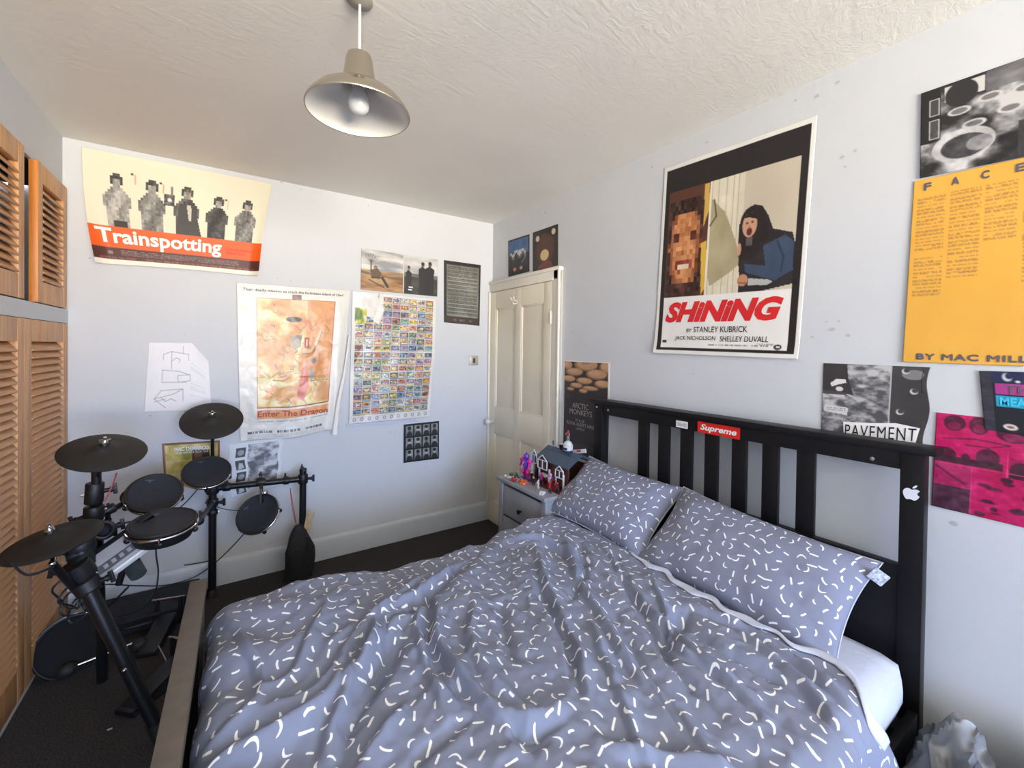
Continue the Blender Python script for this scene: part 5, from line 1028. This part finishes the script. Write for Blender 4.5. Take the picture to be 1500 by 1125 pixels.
for c_, rr, k in (((-2.481, -1.054, 0.602), .050, 0), ((-2.468, -1.062, 0.579), .038, 1), ((-2.456, -1.071, 0.556), .044, 2), ((-2.443, -1.080, 0.534), .034, 3)):
    cable([Vector(c_)+Vector((rr*math.cos(a+k)*.85, rr*math.cos(a+k)*-.5+.03*math.sin(a*2+k), rr*1.1*math.sin(a+k))) for a in np.linspace(0, 2*PI*.95, 11)], .0036)
cable([(-2.441, -0.723, 0.337), (-2.386, -0.759, 0.405), (-2.337, -0.851, 0.483)], .0045); cable([(-1.635, -0.177, 0.603), (-1.625, -0.197, 0.486), (-1.602, -0.214, 0.370), (-1.638, -0.199, 0.610)], .0022, M_red, 'red_cord')
# ---------------------------------------------------------------- stick bag, sticks
bg = thing('stick_bag', 'black fabric stick bag hanging from the right rack post', 'bag', (-1.581, -0.240, 0.366))
g = G(); nb = 26; lv = 14; top = Vector((-1.592, -0.232, 0.375)); vs = []; fs = []
for j in range(lv):
    a = j/(lv-1); wz = top.z*(1-a)+.03*a; wr = .018+.066*min(1, a*2.2)**.8; 
    for i in range(nb):
        th_ = 2*PI*i/nb; rr = wr*(1+.10*math.sin(th_*5+a*4)+.06*math.sin(th_*3-a*7)); vs.append((top.x+.006*math.sin(a*3)+rr*math.cos(th_), top.y-.01+rr*.55*math.sin(th_), wz))
for j in range(lv-1):
    for i in range(nb): k = (i+1) % nb; fs.append((j*nb+i, (j+1)*nb+i, (j+1)*nb+k, j*nb+k))
fs.append(tuple(range(nb))); fs.append(tuple(range((lv-1)*nb, lv*nb))[::-1]); g.add(vs, fs); mk('bag_body', g, M_bag, bg, 70)
mk('zip', G().tube([(top.x+.05, top.y-.05, .30), (top.x+.045, top.y-.05, .20)], .003, 6), M_chrome, bg)
for k, (px_, a_) in enumerate(((.050, .06), (.060, .10), (.071, .15), (.082, .19))):
    tag(mk('drumstick', G().rod((top.x+px_-.03, top.y-.005+.012*k, .24), (top.x+px_+a_*.08, top.y-.005+.012*k, .455-.012*k), .0065, .005, 10).sph((top.x+px_+a_*.08, top.y-.005+.012*k, .455-.012*k), .0062, seg=8), M_stick, None), ('pale drumstick closest to the black bag and tallest of four', 'pale drumstick second from the black bag', 'pale drumstick third from the black bag', 'outermost and lowest pale drumstick beside the black bag')[k], 'drumstick', 'drumsticks by the bag')
# ---------------------------------------------------------------- kick pad, pedals, case on the floor
kp = thing('kick_drum_pad', 'black oval kick drum pad on a low frame beside the cupboard', 'drum pad', (-2.56, -.50, 0))
kc = Vector((-2.586, -0.483, 0.105)); kn = Vector((.16, -.86, .42)).normalized()
mk('pad_face', G().lathe([(.03, -.05), (.11, -.045), (.125, -.02), (.126, 0), (.118, .006), (.001, .006)], kc, kn, 40), mat('kick_cloth', (14, 14, 17), .9), kp)
km = frame(kc, kn); mk('chrome_hoop', G().tube([km @ Vector((.130*math.cos(a), .130*math.sin(a), -.006)) for a in np.linspace(0, 2*PI, 44, endpoint=False)], .006, 8, True), M_tube, kp)
_a0 = max(np.linspace(0, 2*PI, 90), key=lambda a: (km @ Vector((math.cos(a), math.sin(a), 0))).z)
mk('chrome_arc', G().tube([km @ Vector((.136*math.cos(a), .136*math.sin(a), -.004)) for a in np.linspace(_a0-1.0, _a0+1.0, 18)], .0045, 8), M_chrome, kp)
fl = Vector((kc.x-.09, kc.y-.14, .03)); mk('frame_bar', G().rod((-2.585, -.545, .035), (-2.36, -.50, .045), .006), M_chrome, kp); mk('rubber_foot', G().sph((-2.590, -.548, .032), .031, (1.2, 1, 1), 12), M_rub, kp); mk('rubber_foot', G().sph((-2.345, -.50, .030), .030, (1.2, 1, 1), 12), M_rub, kp); mk('support_post', G().rod((kc.x, kc.y+.06, .012), (kc.x, kc.y+.05, .17), .014), M_tube, kp)
def pedal(name, label, o_, ang, rod=True):
    t_ = thing(name, label, 'pedal', (o_[0], o_[1], 0)); m_ = Matrix.Translation((o_[0], o_[1], 0)) @ Matrix.Rotation(ang, 4, 'Z'); T = Matrix.Rotation(math.radians(12), 4, 'X')
    mk('base_plate', G().box(-.048, .048, -.15, .13, .001, .010, .003, m_), M_plas, t_); mk('footboard', G().box(-.042, .042, -.14, .10, .0, .010, .003, m_ @ Matrix.Translation((0, 0, .045)) @ T), M_tube, t_)
    mk('heel_block', G().box(-.04, .04, -.155, -.115, .010, .026, .003, m_), M_plas, t_)
    for sg_ in (-1, 1): mk('frame_post', G().box(sg_*.052-.006, sg_*.052+.006, .10, .125, .008, .15, .002, m_), M_plas, t_)
    mk('axle', G().rod(m_ @ Vector((-.075, .112, .145)), m_ @ Vector((.075, .112, .145)), .006), M_chrome, t_); mk('spring_housing', G().rod(m_ @ Vector((.066, .112, .03)), m_ @ Vector((.066, .112, .15)), .012), M_plas, t_)
    if rod: mk('beater_shaft', G().rod(m_ @ Vector((0, .112, .145)), m_ @ Vector((0.02, .06, .27)), .004), M_chrome, t_); mk('beater', G().sph(m_ @ Vector((0.02, .055, .28)), .022, (1, 1, 1), 12), M_plas, t_)
pedal('kick_pedal', 'black bass drum pedal lying before the flat case', (-2.27, -.44), -.25, False)
pedal('hi_hat_pedal', 'black foot pedal behind the slanted rack leg', (-2.23, -.86), -.75, False)
mk('spare', G().rod((-2.253, -0.672, 0.089), (-2.183, -0.864, 0.048), .0035), M_chrome, None).name = 'beater_rod'; tag(bpy.data.objects['beater_rod'], 'thin steel rod leaning by the footboard', 'rod')
cs = thing('instrument_case', 'long flat black case lying along the skirting board', 'case', (-2.36, -.21, 0)); mk('case_body', G().box(-2.62, -2.118, -.335, -.035, .001, .062, .012), M_bag, cs); mk('case_lid', G().box(-2.622, -2.116, -.337, -.033, .064, .088, .010), M_bag, cs); mk('handle', G().tube(spline([(-2.43, -.337, .06), (-2.42, -.362, .058), (-2.32, -.362, .058), (-2.31, -.337, .06)], 5), .007, 8), M_plas, cs)
tag(mk('floor_crumb', G().box(-2.376, -2.36, -1.02, -1.013, .0005, .003, .001), M_spot, None), 'tiny pale scrap lying on the carpet by the cupboard', 'scrap')
# ---------------------------------------------------------------- plastic bags by the bed
def crumple(name, label, c_, r_, sc, seed, m):
    b_ = bmesh.new(); bmesh.ops.create_icosphere(b_, subdivisions=5, radius=1); P_ = np.array([v.co[:] for v in b_.verts])
    _r = np.random.default_rng(seed); Q_ = _r.normal(size=(46, 3)); Q_ /= np.linalg.norm(Q_, axis=1)[:, None]
    D_ = np.sort(np.linalg.norm(P_[:, None, :]-Q_[None], axis=2), axis=1); cre = np.exp(-(D_[:, 1]-D_[:, 0])/.07)*.16-.5*D_[:, 0]*.35
    n_ = np.abs(fbm(P_[:, 0]*1.5+seed, P_[:, 1]*1.5+P_[:, 2]*1.2+seed, 2, seed))*.8+np.abs(fbm(P_[:, 2]*3.2+seed, P_[:, 0]*3-P_[:, 1]*2, 2, seed+1))*.22; rad_ = 1-.38*n_+cre
    P_ = P_*rad_[:, None]*np.array(sc)*r_+np.array(c_); P_[:, 2] = np.maximum(P_[:, 2], .002+.004*n_); P_[:, 0] = np.minimum(P_[:, 0], -.022)
    for v, p in zip(b_.verts, P_): v.co = p
    g = G().bm(b_); o_ = mk(name, g, m, None, 75); tag(o_, label, 'bag'); return o_
crumple('plastic_bag', 'crumpled translucent carrier bag against the bed post', (-.24, -3.005, .20), .28, (.85, .42, 1.0), 5, M_bag2)
crumple('plastic_bag', 'crumpled grey-green carrier bag against the wall', (-.15, -3.24, .22), .26, (.75, .55, 1.1), 9, mat('greenish_film', (112, 112, 104), .3, var=.12, alpha=.85, bump=.5, bscale=30, bdist=.02))
crumple('plastic_bag', 'white carrier bag lying lowest at the bed side', (-.43, -3.075, .20), .27, (.66, .40, 1.05), 14, mat('white_film', (138, 144, 150), .3, alpha=.85, bump=.5, bscale=30, bdist=.02))
